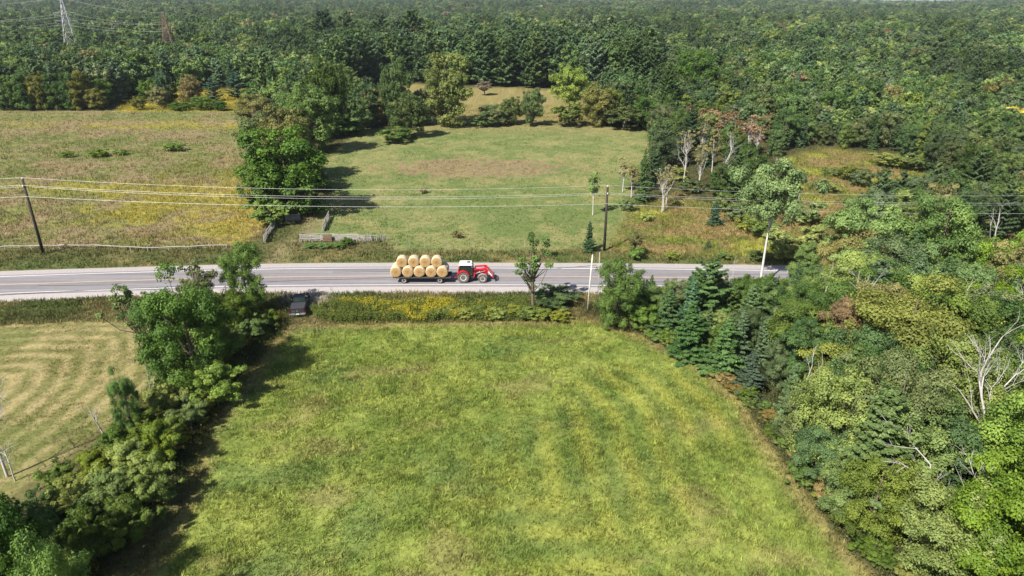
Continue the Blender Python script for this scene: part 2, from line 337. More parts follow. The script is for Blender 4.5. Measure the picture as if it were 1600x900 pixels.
# ------------------------------------------------------------------ road
tn = np.gradient(ROAD, axis=0); tn /= np.hypot(tn[:, 0], tn[:, 1])[:, None]; nr = np.stack([-tn[:, 1], tn[:, 0]], 1)
cum = np.concatenate([[0], np.cumsum(np.hypot(*np.diff(ROAD, axis=0).T))])
dense = np.arange(0, cum[-1], .8)
RC = np.stack([np.interp(dense, cum, ROAD[:, 0]), np.interp(dense, cum, ROAD[:, 1])], 1)
RN = np.stack([np.interp(dense, cum, nr[:, 0]), np.interp(dense, cum, nr[:, 1])], 1)
def strip(name, offs, zs, m, kind='structure', jit=0, sel=None):
    idx = np.arange(len(RC)) if sel is None else sel; V = []
    for k, (o, z) in enumerate(zip(offs, zs)):
        oo = np.full(len(idx), float(o))
        if jit and k in (0, len(offs) - 1): oo += jit * (fbm(dense[idx] / 1.3, dense[idx] * 0 + k * 7., 51) - .5) * 2
        p = RC[idx] + RN[idx] * oo[:, None]; V.append(np.c_[p, np.full(len(idx), z)])
    n = len(idx); V = np.concatenate(V); i = np.arange(n - 1)
    Fs = np.concatenate([np.stack([k * n + i, k * n + i + 1, (k + 1) * n + i + 1, (k + 1) * n + i], 1)[:, ::-1] for k in range(len(offs) - 1)])
    o = link(name, npmesh(name, V, Fs, m)); tag(o, kind=kind); return o
def roadmat():
    m = mat('worn asphalt', (.205, .19, .195), .85, noise=.14, scale=.9)
    nt = m.node_tree; N = nt.nodes.new; L = nt.links.new; p = nt.nodes['Principled BSDF']; src = p.inputs['Base Color'].links[0].from_socket
    tc = N('ShaderNodeTexCoord'); mp = N('ShaderNodeMapping'); mp.inputs['Scale'].default_value = (.035, .95, 1); nz = N('ShaderNodeTexNoise'); nz.inputs['Scale'].default_value = 1.0; nz.inputs['Detail'].default_value = 3
    L(tc.outputs['Object'], mp.inputs['Vector']); L(mp.outputs['Vector'], nz.inputs['Vector'])
    mr = N('ShaderNodeMapRange'); mr.inputs['From Min'].default_value = .3; mr.inputs['From Max'].default_value = .7; mr.inputs['To Min'].default_value = .72; mr.inputs['To Max'].default_value = 1.22; L(nz.outputs['Fac'], mr.inputs['Value'])
    hs = N('ShaderNodeHueSaturation'); L(src, hs.inputs['Color']); L(mr.outputs['Result'], hs.inputs['Value']); L(hs.outputs['Color'], p.inputs['Base Color'])
    return m
M_GRAVEL = mat('pale gravel', (.345, .31, .295), .95, noise=.3, scale=3, bump=.4)
strip('gravel_shoulder', [-6.9, -6.2, 0, 5.6, 6.3], [-.06, .03, .05, .03, -.06], M_GRAVEL, jit=.35)
strip('road', [-3.95, 0, 3.95], [.060, .075, .060], roadmat())
M_LINE = mat('white road paint', (.72, .70, .68), .7, noise=.2, scale=2); M_YEL = mat('faded yellow road paint', (.62, .42, .20), .7, noise=.25, scale=2)
strip('edge_line', [-3.42, -3.27], [.0665, .0665], M_LINE); strip('edge_line', [3.27, 3.42], [.0665, .0665], M_LINE)
strip('centre_line', [-.07, .07], [.0795, .0795], M_YEL)
def ribbon(name, P, wd, z, m, kind='structure'):
    P = smooth(P, 5); t = np.gradient(P, axis=0); t /= np.hypot(t[:, 0], t[:, 1])[:, None]; q = np.stack([-t[:, 1], t[:, 0]], 1)
    j = wd * (.6 + .8 * fbm(np.arange(len(P)) / 2., np.zeros(len(P)), 61))[:, None] / 2
    V = np.concatenate([np.c_[P - q * j, np.full(len(P), z)], np.c_[P + q * j, np.full(len(P), z)]]); n = len(P); i = np.arange(n - 1)
    tag(link(name, npmesh(name, V, np.stack([i, i + 1, n + i + 1, n + i], 1), m)), kind=kind)
ribbon('dark_line', GP([(0, 462), (140, 454), (300, 447.5), (430, 440.5), (520, 437.5), (616, 434.5)]), .10, .083, M_DARKLINE)  # thin near-black line slanting across the left half of the road
for pts_ in ([(60, 447), (120, 446.5), (190, 444)], [(520, 426), (600, 425.2), (700, 425.6)], [(940, 440), (1010, 441), (1090, 441.6)]): ribbon('dark_line', GP(pts_), .09, .0835, M_DARKLINE)  # short extra tar seams along the asphalt
ribbon('dark_line', GP([(800, 424.5), (860, 421), (932, 415)]), .10, .084, M_DARKLINE)  # right-hand continuation of the slanting dark line

# ------------------------------------------------------------------ foliage builders
def rsph(rng, n):
    v = rng.normal(size=(n, 3)); return v / np.linalg.norm(v, axis=1)[:, None]
def kites(rng, P, Nn, size, asp=.6, dirs=None):
    n = len(P); Nn = Nn / (np.linalg.norm(Nn, axis=1)[:, None] + 1e-9)
    d = rsph(rng, n) if dirs is None else dirs
    u = d - Nn * np.sum(d * Nn, 1)[:, None]; u /= np.linalg.norm(u, axis=1)[:, None] + 1e-9; v = np.cross(Nn, u)
    s = size[:, None]
    V = np.stack([P - u * s * .5, P + v * s * asp * .5 + u * s * .08, P + u * s * .5, P - v * s * asp * .5 + u * s * .08], 1).reshape(-1, 3)
    return V, np.arange(4 * n, dtype=np.int32).reshape(-1, 4)
def nptube(V, Fc, pts, rad, n=5):
    pts = np.asarray(pts, float); m = len(pts); d = np.gradient(pts, axis=0); d /= np.linalg.norm(d, axis=1)[:, None] + 1e-9
    ref = np.array([.31, .87, .38]); u = np.cross(d, ref); u /= np.linalg.norm(u, axis=1)[:, None] + 1e-9; v = np.cross(d, u)
    a = np.arange(n) / n * 2 * np.pi; b = sum(len(q) for q in V)
    V.append((pts[:, None] + (u[:, None] * np.cos(a)[None, :, None] + v[:, None] * np.sin(a)[None, :, None]) * np.asarray(rad)[:, None, None]).reshape(-1, 3))
    i, k = np.meshgrid(np.arange(m - 1), np.arange(n), indexing='ij'); i = i.ravel(); k = k.ravel()
    Fc.append(np.stack([b + i * n + k, b + i * n + (k + 1) % n, b + (i + 1) * n + (k + 1) % n, b + (i + 1) * n + k], 1))
def broad(seed, Rr=3.6, base=1.6, H=10., ncl=46, nleaf=22000, leaf=.24, bark=None, trunk_sides=7, low=.75, spread=.5, flat=.75, limbs=16, crad=(.2, .36), lean=0, tw=1.0, boxy=0, lumpy=1.0):
    rng = np.random.default_rng(seed); zc = (H + base) / 2; az = (H - base) / 2
    D = rsph(rng, ncl); D[:, 2] = D[:, 2] * .9 + .1
    rad = .42 + .5 * rng.random(ncl) ** .6
    lump = 1 + lumpy * (.28 * np.sin(D[:, 0] * 3 + seed) * np.cos(D[:, 1] * 4 + seed * 2) + .16 * rng.normal(size=ncl))
    if boxy: D[:, :2] *= np.minimum(1.9, 1 / np.sqrt(np.maximum(1 - D[:, 2] ** 2, .06)))[:, None] ** boxy
    C = D * (rad * lump)[:, None]; narrow = np.where(C[:, 2] < 0, low, 1.0) * np.where(C[:, 2] > .55, .8, 1)
    C = np.c_[C[:, 0] * Rr * narrow + lean * C[:, 2], C[:, 1] * Rr * narrow, zc + C[:, 2] * az * .9]
    cr = Rr * rng.uniform(*crad, ncl); C[:, 2] = np.clip(C[:, 2], cr * flat * .55, H - cr * flat)
    wt = cr ** 2; cl = rng.choice(ncl, nleaf, p=wt / wt.sum())
    # every clump is itself made of small sprays
    nsub = 9; sd_ = rsph(rng, ncl * nsub).reshape(ncl, nsub, 3); sd_[..., 2] = sd_[..., 2] * .8 + .25
    sub = rng.integers(0, nsub, nleaf); sc_ = sd_[cl, sub] * .72
    off = sc_ + rsph(rng, nleaf) * (rng.random(nleaf) ** .45 * np.where(rng.random(nleaf) < .08, 1.7, 1))[:, None] * .47
    P = C[cl] + off * cr[cl][:, None] * np.array([1, 1, flat])
    Nn = off * .9 + (off - sc_) * .9 + rng.normal(size=(nleaf, 3)) * .42 + np.array([0, 0, .35])
    tone = np.clip(.5 + .16 * rng.normal(size=ncl)[cl] + .13 * rng.normal(size=nleaf), 0, 1)
    Vc, Fc = kites(rng, P, Nn, leaf * rng.uniform(.6, 1.3, nleaf), .62)
    V = []; Fs = []; tr = np.array([[0, 0, -.3], [.05, .03, H * .1], [.1 * rng.normal(), .1 * rng.normal(), H * .35], [.2 * rng.normal(), .2 * rng.normal(), H * .62], [lean * .5, 0, H * .88]])
    nptube(V, Fs, tr, np.array([.26, .2, .16, .1, .03]) * H / 10 * tw, trunk_sides)
    o = rng.permutation(ncl)[:limbs]
    for q in o:
        tz = np.clip((C[q, 2] * rng.uniform(.35, .75)), max(base, .3) * rng.uniform(.8, 1.35), H * .72); px_ = np.interp(tz, tr[:, 2], tr[:, 0]); py_ = np.interp(tz, tr[:, 2], tr[:, 1])
        a = np.array([px_, py_, tz]); b = C[q]; mid = (a + b) / 2 + np.array([0, 0, -.12 * np.linalg.norm(b - a)]) + rng.normal(size=3) * .12
        nptube(V, Fs, [a, mid, b], np.array([.075, .05, .02]) * H / 10 * tw, 4)
    return (npmesh('trunk', np.concatenate(V), np.concatenate(Fs), bark or M_BARK, smooth=True),
            npmesh('crown', Vc, Fc, M_BROAD, {'tone': ('FLOAT', np.repeat(tone, 4))}))
def conifer(seed, kind='spruce', H=10., Rr=2.2, n=14000, leaf=.30, base=.4, bark=None, dead=False):
    rng = np.random.default_rng(seed); V = []; Fs = []
    nptube(V, Fs, [[0, 0, -.3], [0, 0, H * .3], [.05, 0, H * .7], [0, 0, H * .98]], np.array([.2, .15, .08, .015]) * H / 10, 6)
    step = {'spruce': .30, 'pine': .62, 'cedar': .26}[kind] * H / 10; zz = base; br = []
    while zz < H * .97:
        t = (zz - base) / (H - base)
        nb = rng.integers(5, 8) if kind != 'pine' else rng.integers(4, 7)
        L0 = Rr * ({'spruce': (1 - t) ** .85, 'pine': min(1, 1.35 * (1 - t) ** .6) * (.75 + .25 * math.sin(min(1, t * 3) * 1.57)), 'cedar': (1 - t) ** .6 * .95}[kind])
        a0_ = rng.random() * 6.28
        for b in range(nb):
            a = a0_ + b * 6.283 / nb + rng.normal() * .25; Lb = L0 * (rng.uniform(.58, 1.15) * (.85 + .3 * math.sin(a * 2 + zz * 1.3 + seed)) if kind != 'pine' else rng.uniform(.5, 1.15)) + .1
            if rng.random() < .08: continue
            up = {'spruce': -.22 + .55 * t, 'pine': .12 + .5 * t, 'cedar': .35 + .4 * t}[kind] + rng.normal() * .07
            br.append((zz + rng.normal() * .08, a, Lb, up))
        zz += step * rng.uniform(.8, 1.2)
    if dead:
        for z_, a, Lb, up in br:
            d = np.array([math.cos(a), math.sin(a), up - .15]); p0 = np.array([0, 0, z_])
            nptube(V, Fs, [p0, p0 + d * Lb * .5, p0 + d * Lb * .9 + [0, 0, .1]], [.025, .018, .006], 3)
            for q in range(5):
                s = rng.uniform(.25, .9); p1 = p0 + d * Lb * s; e = rng.normal(size=3) * .25; nptube(V, Fs, [p1, p1 + e * Lb * .5], [.012, .004], 3)
        return npmesh('trunk', np.concatenate(V), np.concatenate(Fs), M_GREYBARK), None
    w = np.array([b[2] for b in br]); pick = rng.choice(len(br), n, p=w / w.sum()); B = np.array(br)
    z_, a, Lb, up = B[pick].T
    s = rng.random(n) ** .6 * (.97) + .03
    wid = Lb * {'spruce': .30, 'pine': .30, 'cedar': .26}[kind] * (1.15 - s) + .05 * H / 10; lat = rng.uniform(-1, 1, n)
    ca, sa = np.cos(a), np.sin(a); curve = (.18 if kind == 'spruce' else .1) * Lb * s ** 2
    if kind == 'pine': # tufts at the ends of twigs
        lat = np.round(lat * 2.5) / 2.5 + rng.normal(size=n) * .09; s = np.clip(np.round(s * 5) / 5 + rng.normal(size=n) * .045, .05, 1.05)
    P = np.stack([ca * Lb * s - sa * lat * wid, sa * Lb * s + ca * lat * wid, z_ + up * Lb * s + curve - .12 * np.abs(lat) * wid + rng.normal(size=n) * .05 * H / 10], 1)
    td = np.stack([ca - sa * lat * .9, sa + ca * lat * .9, up * .6 + rng.normal(size=n) * .25], 1)
    Nn = np.stack([ca * .45, sa * .45, np.full(n, .85)], 1) + rng.normal(size=(n, 3)) * .45
    bt = rng.normal(size=len(br)) * .12
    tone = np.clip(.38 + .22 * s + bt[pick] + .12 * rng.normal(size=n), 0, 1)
    Vc, Fc = kites(rng, P, Nn, leaf * rng.uniform(.6, 1.25, n), .42 if kind != 'cedar' else .6, td)
    if kind == 'pine':
        for q in range(0, len(br), 2):
            p0 = np.array([0, 0, br[q][0]]); d = np.array([math.cos(br[q][1]), math.sin(br[q][1]), br[q][3]]); nptube(V, Fs, [p0, p0 + d * br[q][2] * .8], [.05, .015], 3)
    return (npmesh('trunk', np.concatenate(V), np.concatenate(Fs), bark or M_BARK, smooth=True),
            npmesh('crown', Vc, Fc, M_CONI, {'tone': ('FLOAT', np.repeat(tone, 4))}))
def snag(seed, H=10., m=None, depth=4, spread=.5, r0=.13, lean=(0, 0), first=.35, wig=.12):
    rng = np.random.default_rng(seed); V = []; Fs = []
    def grow(p, d, L, r, k):
        pts = [p]; q = p.copy(); dd = d.copy(); ns = 4 if k > 1 else 2
        for i in range(ns):
            dd = dd + rng.normal(size=3) * wig; dd /= np.linalg.norm(dd); q = q + dd * L / ns; pts.append(q.copy())
        nptube(V, Fs, pts, np.linspace(r, r * .45, len(pts)), 5 if r > .04 else 3)
        if k <= 1: return
        for b in range(rng.integers(3, 6) if k > 2 else rng.integers(2, 4)):
            i = rng.integers(1, len(pts)); s = rng.normal(size=3); s -= dd * s.dot(dd); s /= np.linalg.norm(s) + 1e-9
            e = dd * rng.uniform(.4, .9) + s * spread * rng.uniform(.7, 1.5) + [0, 0, .2]; e /= np.linalg.norm(e)
            grow(pts[i], e, L * rng.uniform(.42, .7), r * rng.uniform(.38, .55), k - 1)
    d0 = np.array([lean[0], lean[1], 1.0]); d0 /= np.linalg.norm(d0)
    st = np.array([0, 0, -.3]); mid = st + d0 * H * first
    nptube(V, Fs, [st, (st + mid) / 2 + rng.normal(size=3) * .05, mid], [r0, r0 * .9, r0 * .8], 7)
    grow(mid, d0, H * (1 - first) * .62, r0 * .8, depth)
    grow(mid, d0 + np.array([rng.normal() * .3, rng.normal() * .3, 0]), H * (1 - first) * .5, r0 * .55, depth - 1)
    return npmesh('trunk', np.concatenate(V), np.concatenate(Fs), m or M_GREYBARK, smooth=True)

P_ = {}
def prot(seeds, Rs, **k): return [broad(sd_, R0, **k) for sd_, R0 in zip(seeds, Rs)]
P_['broad', 0] = [broad(11, 3.6, 1.2, nleaf=36000, leaf=.19), broad(12, 3.2, .8, ncl=40, nleaf=32000, leaf=.19), broad(13, 4.0, 1.4, ncl=64, nleaf=40000, leaf=.19), broad(14, 2.9, .6, ncl=38, nleaf=30000, leaf=.18, crad=(.24, .42)), broad(15, 3.5, 1.6, ncl=56, nleaf=34000, leaf=.18, crad=(.16, .3))]
P_['broad', 1] = [broad(21 + i, 3.3 + .3 * (i % 3), 1.1, ncl=46, nleaf=15000, leaf=.29, limbs=12) for i in range(5)]
P_['broad', 2] = [broad(31 + i, 3.2 + .3 * i, 1.4, ncl=30, nleaf=4200, leaf=.52, limbs=5, crad=(.22, .38)) for i in range(4)]
P_['full', 0] = [broad(121 + i, 4.0, -1.2, ncl=66, nleaf=42000, leaf=.19, low=1.0, crad=(.2, .36), boxy=.55, lumpy=.6) for i in range(3)]
P_['full', 1] = [broad(124 + i, 4.0, -1.4, ncl=84, nleaf=26000, leaf=.28, low=1.0, crad=(.2, .34), boxy=.55, lumpy=.6) for i in range(3)]
P_['full', 2] = [broad(127 + i, 4.0, -1.6, ncl=64, nleaf=11000, leaf=.40, low=1.0, crad=(.2, .34), boxy=.55, lumpy=.6) for i in range(2)]
P_['bush', 0] = [broad(41 + i, 5.2, .0, ncl=54, nleaf=30000, leaf=.32, limbs=14, low=1.0, crad=(.10, .32), lumpy=1.4) for i in range(3)]
P_['bush', 1] = [broad(45 + i, 5.4, .0, ncl=36, nleaf=9000, leaf=.58, limbs=10, low=1.0, crad=(.18, .3)) for i in range(3)]
P_['bush', 2] = P_['bush', 1]
P_['sparse', 0] = [broad(51, 3.0, 2.0, ncl=34, nleaf=5200, leaf=.22, limbs=32, crad=(.14, .26)), broad(52, 2.6, 1.6, ncl=30, nleaf=4200, leaf=.24, limbs=30, crad=(.14, .26), lean=.6)]
P_['sparse', 1] = P_['sparse', 0]; P_['sparse', 2] = P_['broad', 2]
P_['spruce', 0] = [conifer(61 + i, 'spruce', n=17000, leaf=.30, Rr=2.3 + .2 * i) for i in range(3)]
P_['spruce', 1] = [conifer(65 + i, 'spruce', n=10500, leaf=.40, Rr=2.3) for i in range(3)]
P_['spruce', 2] = [conifer(68 + i, 'spruce', n=3600, leaf=.70, Rr=2.3) for i in range(2)]
P_['cedar', 0] = [conifer(71 + i, 'cedar', n=17000, leaf=.26, Rr=1.9, base=.1) for i in range(2)]
P_['cedar', 1] = [conifer(74 + i, 'cedar', n=10000, leaf=.36, Rr=1.9, base=.1) for i in range(2)]
P_['cedar', 2] = P_['spruce', 2]
P_['pine', 0] = [conifer(81 + i, 'pine', n=20000, leaf=.32, Rr=2.7, base=1.0) for i in range(3)]
P_['pine', 1] = [conifer(84 + i, 'pine', n=13000, leaf=.40, Rr=2.7, base=1.0) for i in range(3)]
P_['pine', 2] = [conifer(87 + i, 'pine', n=5200, leaf=.58, Rr=2.6, base=1.2) for i in range(3)]
P_['birch', 0] = [broad(91, 3.6, 4.4, ncl=46, nleaf=26000, leaf=.19, bark=M_BIRCH, crad=(.18, .32), low=.8, tw=.58)]
P_['birch', 1] = [broad(92, 2.4, 4.0, ncl=30, nleaf=8000, leaf=.26, bark=M_BIRCH, crad=(.18, .32), tw=.6)]
P_['birch', 2] = P_['birch', 1]
P_['dying', 0] = P_['dying', 1] = P_['dying', 2] = [broad(95 + i, 1.9, 3.2, ncl=34, nleaf=4200, leaf=.22, bark=M_GREYBARK, limbs=30, crad=(.13, .3), lumpy=1.5, tw=.6) for i in range(3)]
NOMR = {'broad': 3.6, 'full': 4.0, 'bush': 5.2, 'sparse': 3.0, 'spruce': 2.4, 'cedar': 1.9, 'pine': 2.7, 'birch': 3.4, 'dying': 2.0}
SN = [snag(101, depth=4), snag(102, depth=4, spread=.4), snag(103, depth=3, lean=(.3, 0)), snag(104, depth=4, spread=.8, first=.25), snag(105, H=10, m=M_BIRCH, depth=4, lean=(-.38, .1), spread=.34, r0=.09, first=.5, wig=.07), snag(106, depth=3, r0=.09, spread=.3, first=.5)]
DEADSP = conifer(110, 'spruce', dead=True, Rr=1.7, base=.5)[0]
placed = []; rnd = random.Random(3); TCOUNT = {}
def tree(kind, x, y, H, width=None, color=None, name=None, label=None, cat='tree', group=None, rz=None, var=None, maxlod=2):
    dist = math.hypot(x, y); lod = 0 if dist < 108 else (1 if dist < 215 else 2)
    lod = min(lod, maxlod); pr = P_[kind, lod]; t, c = pr[(var if var is not None else rnd.randrange(99)) % len(pr)]
    z = float(hgt(x, y)); r = empty(name or kind + '_tree', (x, y, z), rz if rz is not None else rnd.random() * 6.28)
    s = H / 10; w_ = s if width is None else width / 2 / NOMR[kind]
    r.scale = (w_, w_ * rnd.uniform(.94, 1.06), s)
    link('stem' if kind == 'bush' else 'trunk', t, r); cc = link('foliage' if kind == 'bush' else 'crown', c, r)
    m_ = 1.95 if kind == 'bush' else 1.72
    if color: color = (color[0] * m_, color[1] * m_, color[2] * m_ * .75)
    cc.color = (*color, 1) if color else (1, 1, 1, 0)
    tag(r, label, cat, group); placed.append((x, y, (width or 2 * NOMR[kind] * w_) / 2)); TCOUNT[r['category']] = TCOUNT.get(r['category'], 0) + 1
    return r
def ptree(kind, xb, yb, yt, wpx, color, label, name=None, cat='tree', group=None, **k):
    x, y = G(xb, yb); H = max(.4, topz(y, yt) - float(hgt(x, y))); W = wpx * mpp(y, H / 2)
    if kind == 'bush': H = max(H, W * .42)
    return tree(kind, x, y, H, W, color, name, label, cat, group, **{'maxlod': 1, **k})
def py0(yb): return yb > 600
def psnag(i, xb, yb, yt, label, rz=0, wpx=None, name='dead_tree', group=None, me=None):
    x, y = G(xb, yb); z0 = float(hgt(x, y)); H = topz(y, yt) - z0; o = link(name, me or SN[i]); o.location = (x, y, z0); s = H / 10; o.scale = (s, s, s) if wpx is None else (wpx * mpp(y) / 5, wpx * mpp(y) / 5, s)
    o.rotation_euler.z = rz; tag(o, label, 'dead tree', group); placed.append((x, y, 3.4 if py0(yb) else .8)); return o
DK, MG, BR, OL, GR = (.032, .064, .016), (.050, .085, .018), (.080, .118, .022), (.090, .092, .024), (.075, .090, .045)
#@@TREES
# ---- hedgerow on the left, near
ptree('full', 312, 614, 420, 140, (.044, .082, .017), 'tall dark green maple, the largest crown of the left hedgerow', name='maple_tree', var=2)
ptree('full', 270, 602, 446, 84, (.040, .076, .016), 'dark green maple crown pressed against the left side of the largest hedgerow maple', name='maple_tree', var=0)
ptree('bush', 342, 636, 566, 84, BR, 'round bright green bush at the right foot of the largest hedgerow maple', name='bush', cat='bush')
ptree('full', 392, 495, 366, 62, (.060, .10, .022), 'slender bright green tree rising over the road just left of the pickup truck', name='slender_tree', var=3)
ptree('full', 372, 520, 450, 66, (.06, .09, .02), 'lower leafy tree in front of the slender tree left of the pickup truck', name='small_tree', var=1)
ptree('sparse', 318, 512, 388, 80, GR, 'thin grey-leaved tree seen against the road between maple and slender tree', name='thin_tree', var=0)
ptree('sparse', 232, 575, 432, 90, (.06, .085, .03), 'sparse tree whose outer sprays stand against the road left of the maple', name='thin_tree', var=1)
ptree('bush', 414, 516, 484, 40, (.06, .09, .02), 'low leafy bush beside the left flank of the pickup truck', name='bush', cat='bush')
ptree('bush', 392, 532, 494, 56, (.05, .08, .02), 'dark leafy bush behind the truck-side bush in the hedgerow', name='bush', cat='bush')
ptree('bush', 350, 560, 500, 70, (.085, .11, .022), 'yellow-green bush between the maple and the lower leafy tree', name='bush', cat='bush')
ptree('full', 212, 692, 572, 46, (.050, .090, .022), 'narrow conical green tree standing up from the hedgerow brush', name='slender_tree')
HB = [(262, 655, 590, 70, (.085, .10, .022)), (300, 672, 625, 60, (.05, .07, .02)), (235, 690, 640, 70, (.075, .10, .02)), (190, 712, 668, 60, (.06, .095, .022)), (250, 735, 660, 80, (.085, .115, .022)), (205, 755, 690, 80, (.095, .118, .025)), (150, 752, 705, 70, (.095, .12, .025)), (240, 790, 716, 76, (.07, .095, .02)), (180, 810, 735, 90, (.06, .085, .02)), (120, 800, 745, 70, (.10, .115, .028)), (95, 770, 722, 50, (.07, .10, .03)), (215, 845, 775, 80, (.055, .08, .018)), (155, 870, 790, 90, (.05, .075, .018)), (70, 822, 765, 60, (.04, .065, .02)), (100, 860, 800, 80, (.04, .07, .018)), (320, 650, 612, 40, (.09, .10, .025)), (275, 700, 650, 50, (.09, .115, .03))]
HBL = ['mottled yellow-green bramble bush below the largest hedgerow maple', 'small dark bush at the field edge below the round bright bush', 'leafy bush right of the narrow conical hedgerow tree', 'green bush at the left foot of the narrow conical tree', 'vine-covered yellow-green bush bulging towards the mown field', 'yellowish vine-covered bush in the middle of the hedgerow', 'olive bush along the hay field side of the hedgerow', 'dark green bush throwing shadow on the mown field edge', 'wide dark bush below the yellowish vine-covered one', 'yellow-tinged bush nearest the bare forked tree', 'small green bush at the foot of the bare forked tree', 'leafy bush at the lower field edge of the hedgerow', 'wide shaded bush above the bottom-left corner trees', 'deep green bush left of the wide shaded bush', 'shaded bush between the corner trees and the hedgerow', 'low yellowish bush at the foot of the round bright bush', 'bright mottled bush in the notch of the hedgerow field edge']
for (a, b, t_, w__, c_), l_ in zip(HB, HBL): ptree('bush', a, b, t_, w__, c_, l_, name='bush', cat='bush', group='bushes of the left hedgerow')
ptree('full', 20, 1000, 748, 170, (.034, .07, .016), 'dark green tree filling the bottom-left corner of the picture', name='maple_tree', var=2)
ptree('full', -70, 930, 705, 150, (.036, .07, .016), 'dark tree cut by the left frame edge below the grey forked snag', name='maple_tree', var=0)
ptree('full', 120, 1080, 822, 130, (.060, .105, .022), 'bright green tree top right of the bottom-left corner tree', name='maple_tree', var=1)
psnag(0, 12, 745, 588, 'tall grey dead tree with forked bare limbs at the left edge', rz=1.0)
psnag(3, 24, 752, 668, 'smaller grey forked dead tree leaning over the hay field edge', rz=2.4)
psnag(2, 168, 690, 608, 'thin bare brown branches fanning up from the hedgerow brush', rz=2.9, group=None)
psnag(5, 245, 655, 570, 'thin bare twiggy stem right of the narrow conical tree', rz=.4)
# ---- roadside, south side
ptree('sparse', 832, 486, 358, 78, (.055, .09, .03), 'thin leaning roadside tree with sparse crown over the road', name='roadside_tree', var=1, rz=.5)
ptree('bush', 868, 476, 458, 70, (.035, .055, .022), 'dark low bush at the gravel edge right of the thin leaning tree', name='bush', cat='bush')
ptree('full', 962, 512, 396, 74, (.048, .078, .022), 'dark leafy tree at the field corner right of the pale slim post', name='corner_tree', var=3)
ptree('bush', 1000, 515, 470, 56, (.055, .09, .02), 'leafy bush at the foot of the field corner tree', name='bush', cat='bush')
ptree('spruce', 1075, 530, 432, 62, (.032, .068, .038), 'bluish spruce with its tip just under the road edge line', name='spruce_tree')
ptree('pine', 1098, 520, 405, 80, (.050, .088, .036), 'full green pine standing higher than the spruces around it', name='pine_tree')
ptree('spruce', 1040, 525, 450, 60, (.040, .070, .032), 'green spruce at the field edge between corner tree and bluish spruce', name='spruce_tree')
ptree('spruce', 1075, 562, 470, 76, (.036, .072, .028), 'broad spruce with sweeping boughs on the curved field edge', name='spruce_tree')
ptree('spruce', 1130, 585, 495, 76, (.040, .078, .026), 'light green spruce bush on the curved field edge above the blue one', name='spruce_tree')
ptree('spruce', 1168, 618, 548, 56, (.045, .065, .055), 'small blue-grey spruce at the curved field edge', name='spruce_tree')
ptree('birch', 1188, 446, 250, 118, (.085, .118, .062), 'tall white-trunked birch standing by the road with wide crown', name='birch_tree', rz=2.0, maxlod=0)
psnag(5, 1143, 445, 394, 'broken white birch stump standing at the road edge', rz=0, me=None)
ptree('full', 1392, 640, 440, 200, (.090, .100, .030), 'big olive maple tinged orange in the near woods', name='maple_tree', var=2)
ptree('full', 1300, 640, 512, 120, (.085, .098, .022), 'olive maple crown left of the big orange-tinged maple', name='maple_tree', var=4)
ptree('broad', 1240, 590, 470, 110, (.062, .088, .028), 'grey-green tree with white stem in front of the olive maple', name='ash_tree', var=0)
ptree('full', 1590, 830, 588, 200, (.085, .135, .018), 'vivid green maple at the right frame edge', name='maple_tree', var=2)
ptree('full', 1545, 760, 640, 120, (.075, .125, .018), 'smaller vivid green maple left of the right-edge maple', name='maple_tree', var=1)
ptree('broad', 1320, 470, 300, 120, (.055, .088, .024), 'tall green poplar hiding the road right of the birch', name='poplar_tree', var=4)
ptree('broad', 1245, 466, 372, 60, (.06, .09, .03), 'short poplar between white birch and the tall poplar', name='poplar_tree', var=3)
ptree('broad', 1440, 500, 300, 130, (.050, .082, .024), 'tall green tree right of the road-hiding poplar', name='poplar_tree', var=0)
psnag(4, 1462, 730, 512, 'leaning white birch snag in front of the dark woods', rz=3.3)
psnag(4, 1562, 722, 470, 'long grey leaning snag right of the white birch snag', rz=3.5)
psnag(1, 1502, 770, 520, 'upright grey snag between the two leaning ones', rz=1.0)
psnag(3, 1418, 860, 672, 'pale bare dead tree with spidery side branches in the lower right woods', rz=.7)
psnag(0, 1570, 475, 368, 'grey dead spruce with fine bare boughs near the right edge', me=DEADSP, name='dead_spruce')
for k, (a, b, t_, w__) in enumerate([(705, 492, 479, 30), (728, 497, 482, 34), (752, 492, 477, 36), (776, 497, 480, 34), (800, 493, 475, 38), (822, 497, 480, 34), (846, 498, 482, 36), (872, 500, 486, 34), (680, 496, 484, 26)]):
    ptree('bush', a, b, t_, w__, [(.085, .105, .028), (.11, .12, .03), (.07, .095, .025)][k % 3], 'yellowish green shrub in the weedy strip between the road and the mown field', name='bush', cat='bush', group='shrubs of the weedy roadside strip')
for k, (a, b, t_, i_) in enumerate([(1335, 560, 470, 1), (1365, 620, 520, 5), (1450, 580, 470, 5), (1560, 590, 500, 1), (1585, 640, 540, 5), (1480, 600, 500, 1), (1340, 470, 390, 4), (1275, 520, 430, 5), (1420, 470, 380, 1), (1530, 440, 340, 5), (1250, 640, 560, 5), (1500, 860, 760, 1), (1590, 560, 455, 4)]):
    psnag(i_, a, b + 12, t_ - 42, 'pale bare dead tree sticking up out of the near woods', rz=k * 1.7, group='pale dead trees of the near woods')
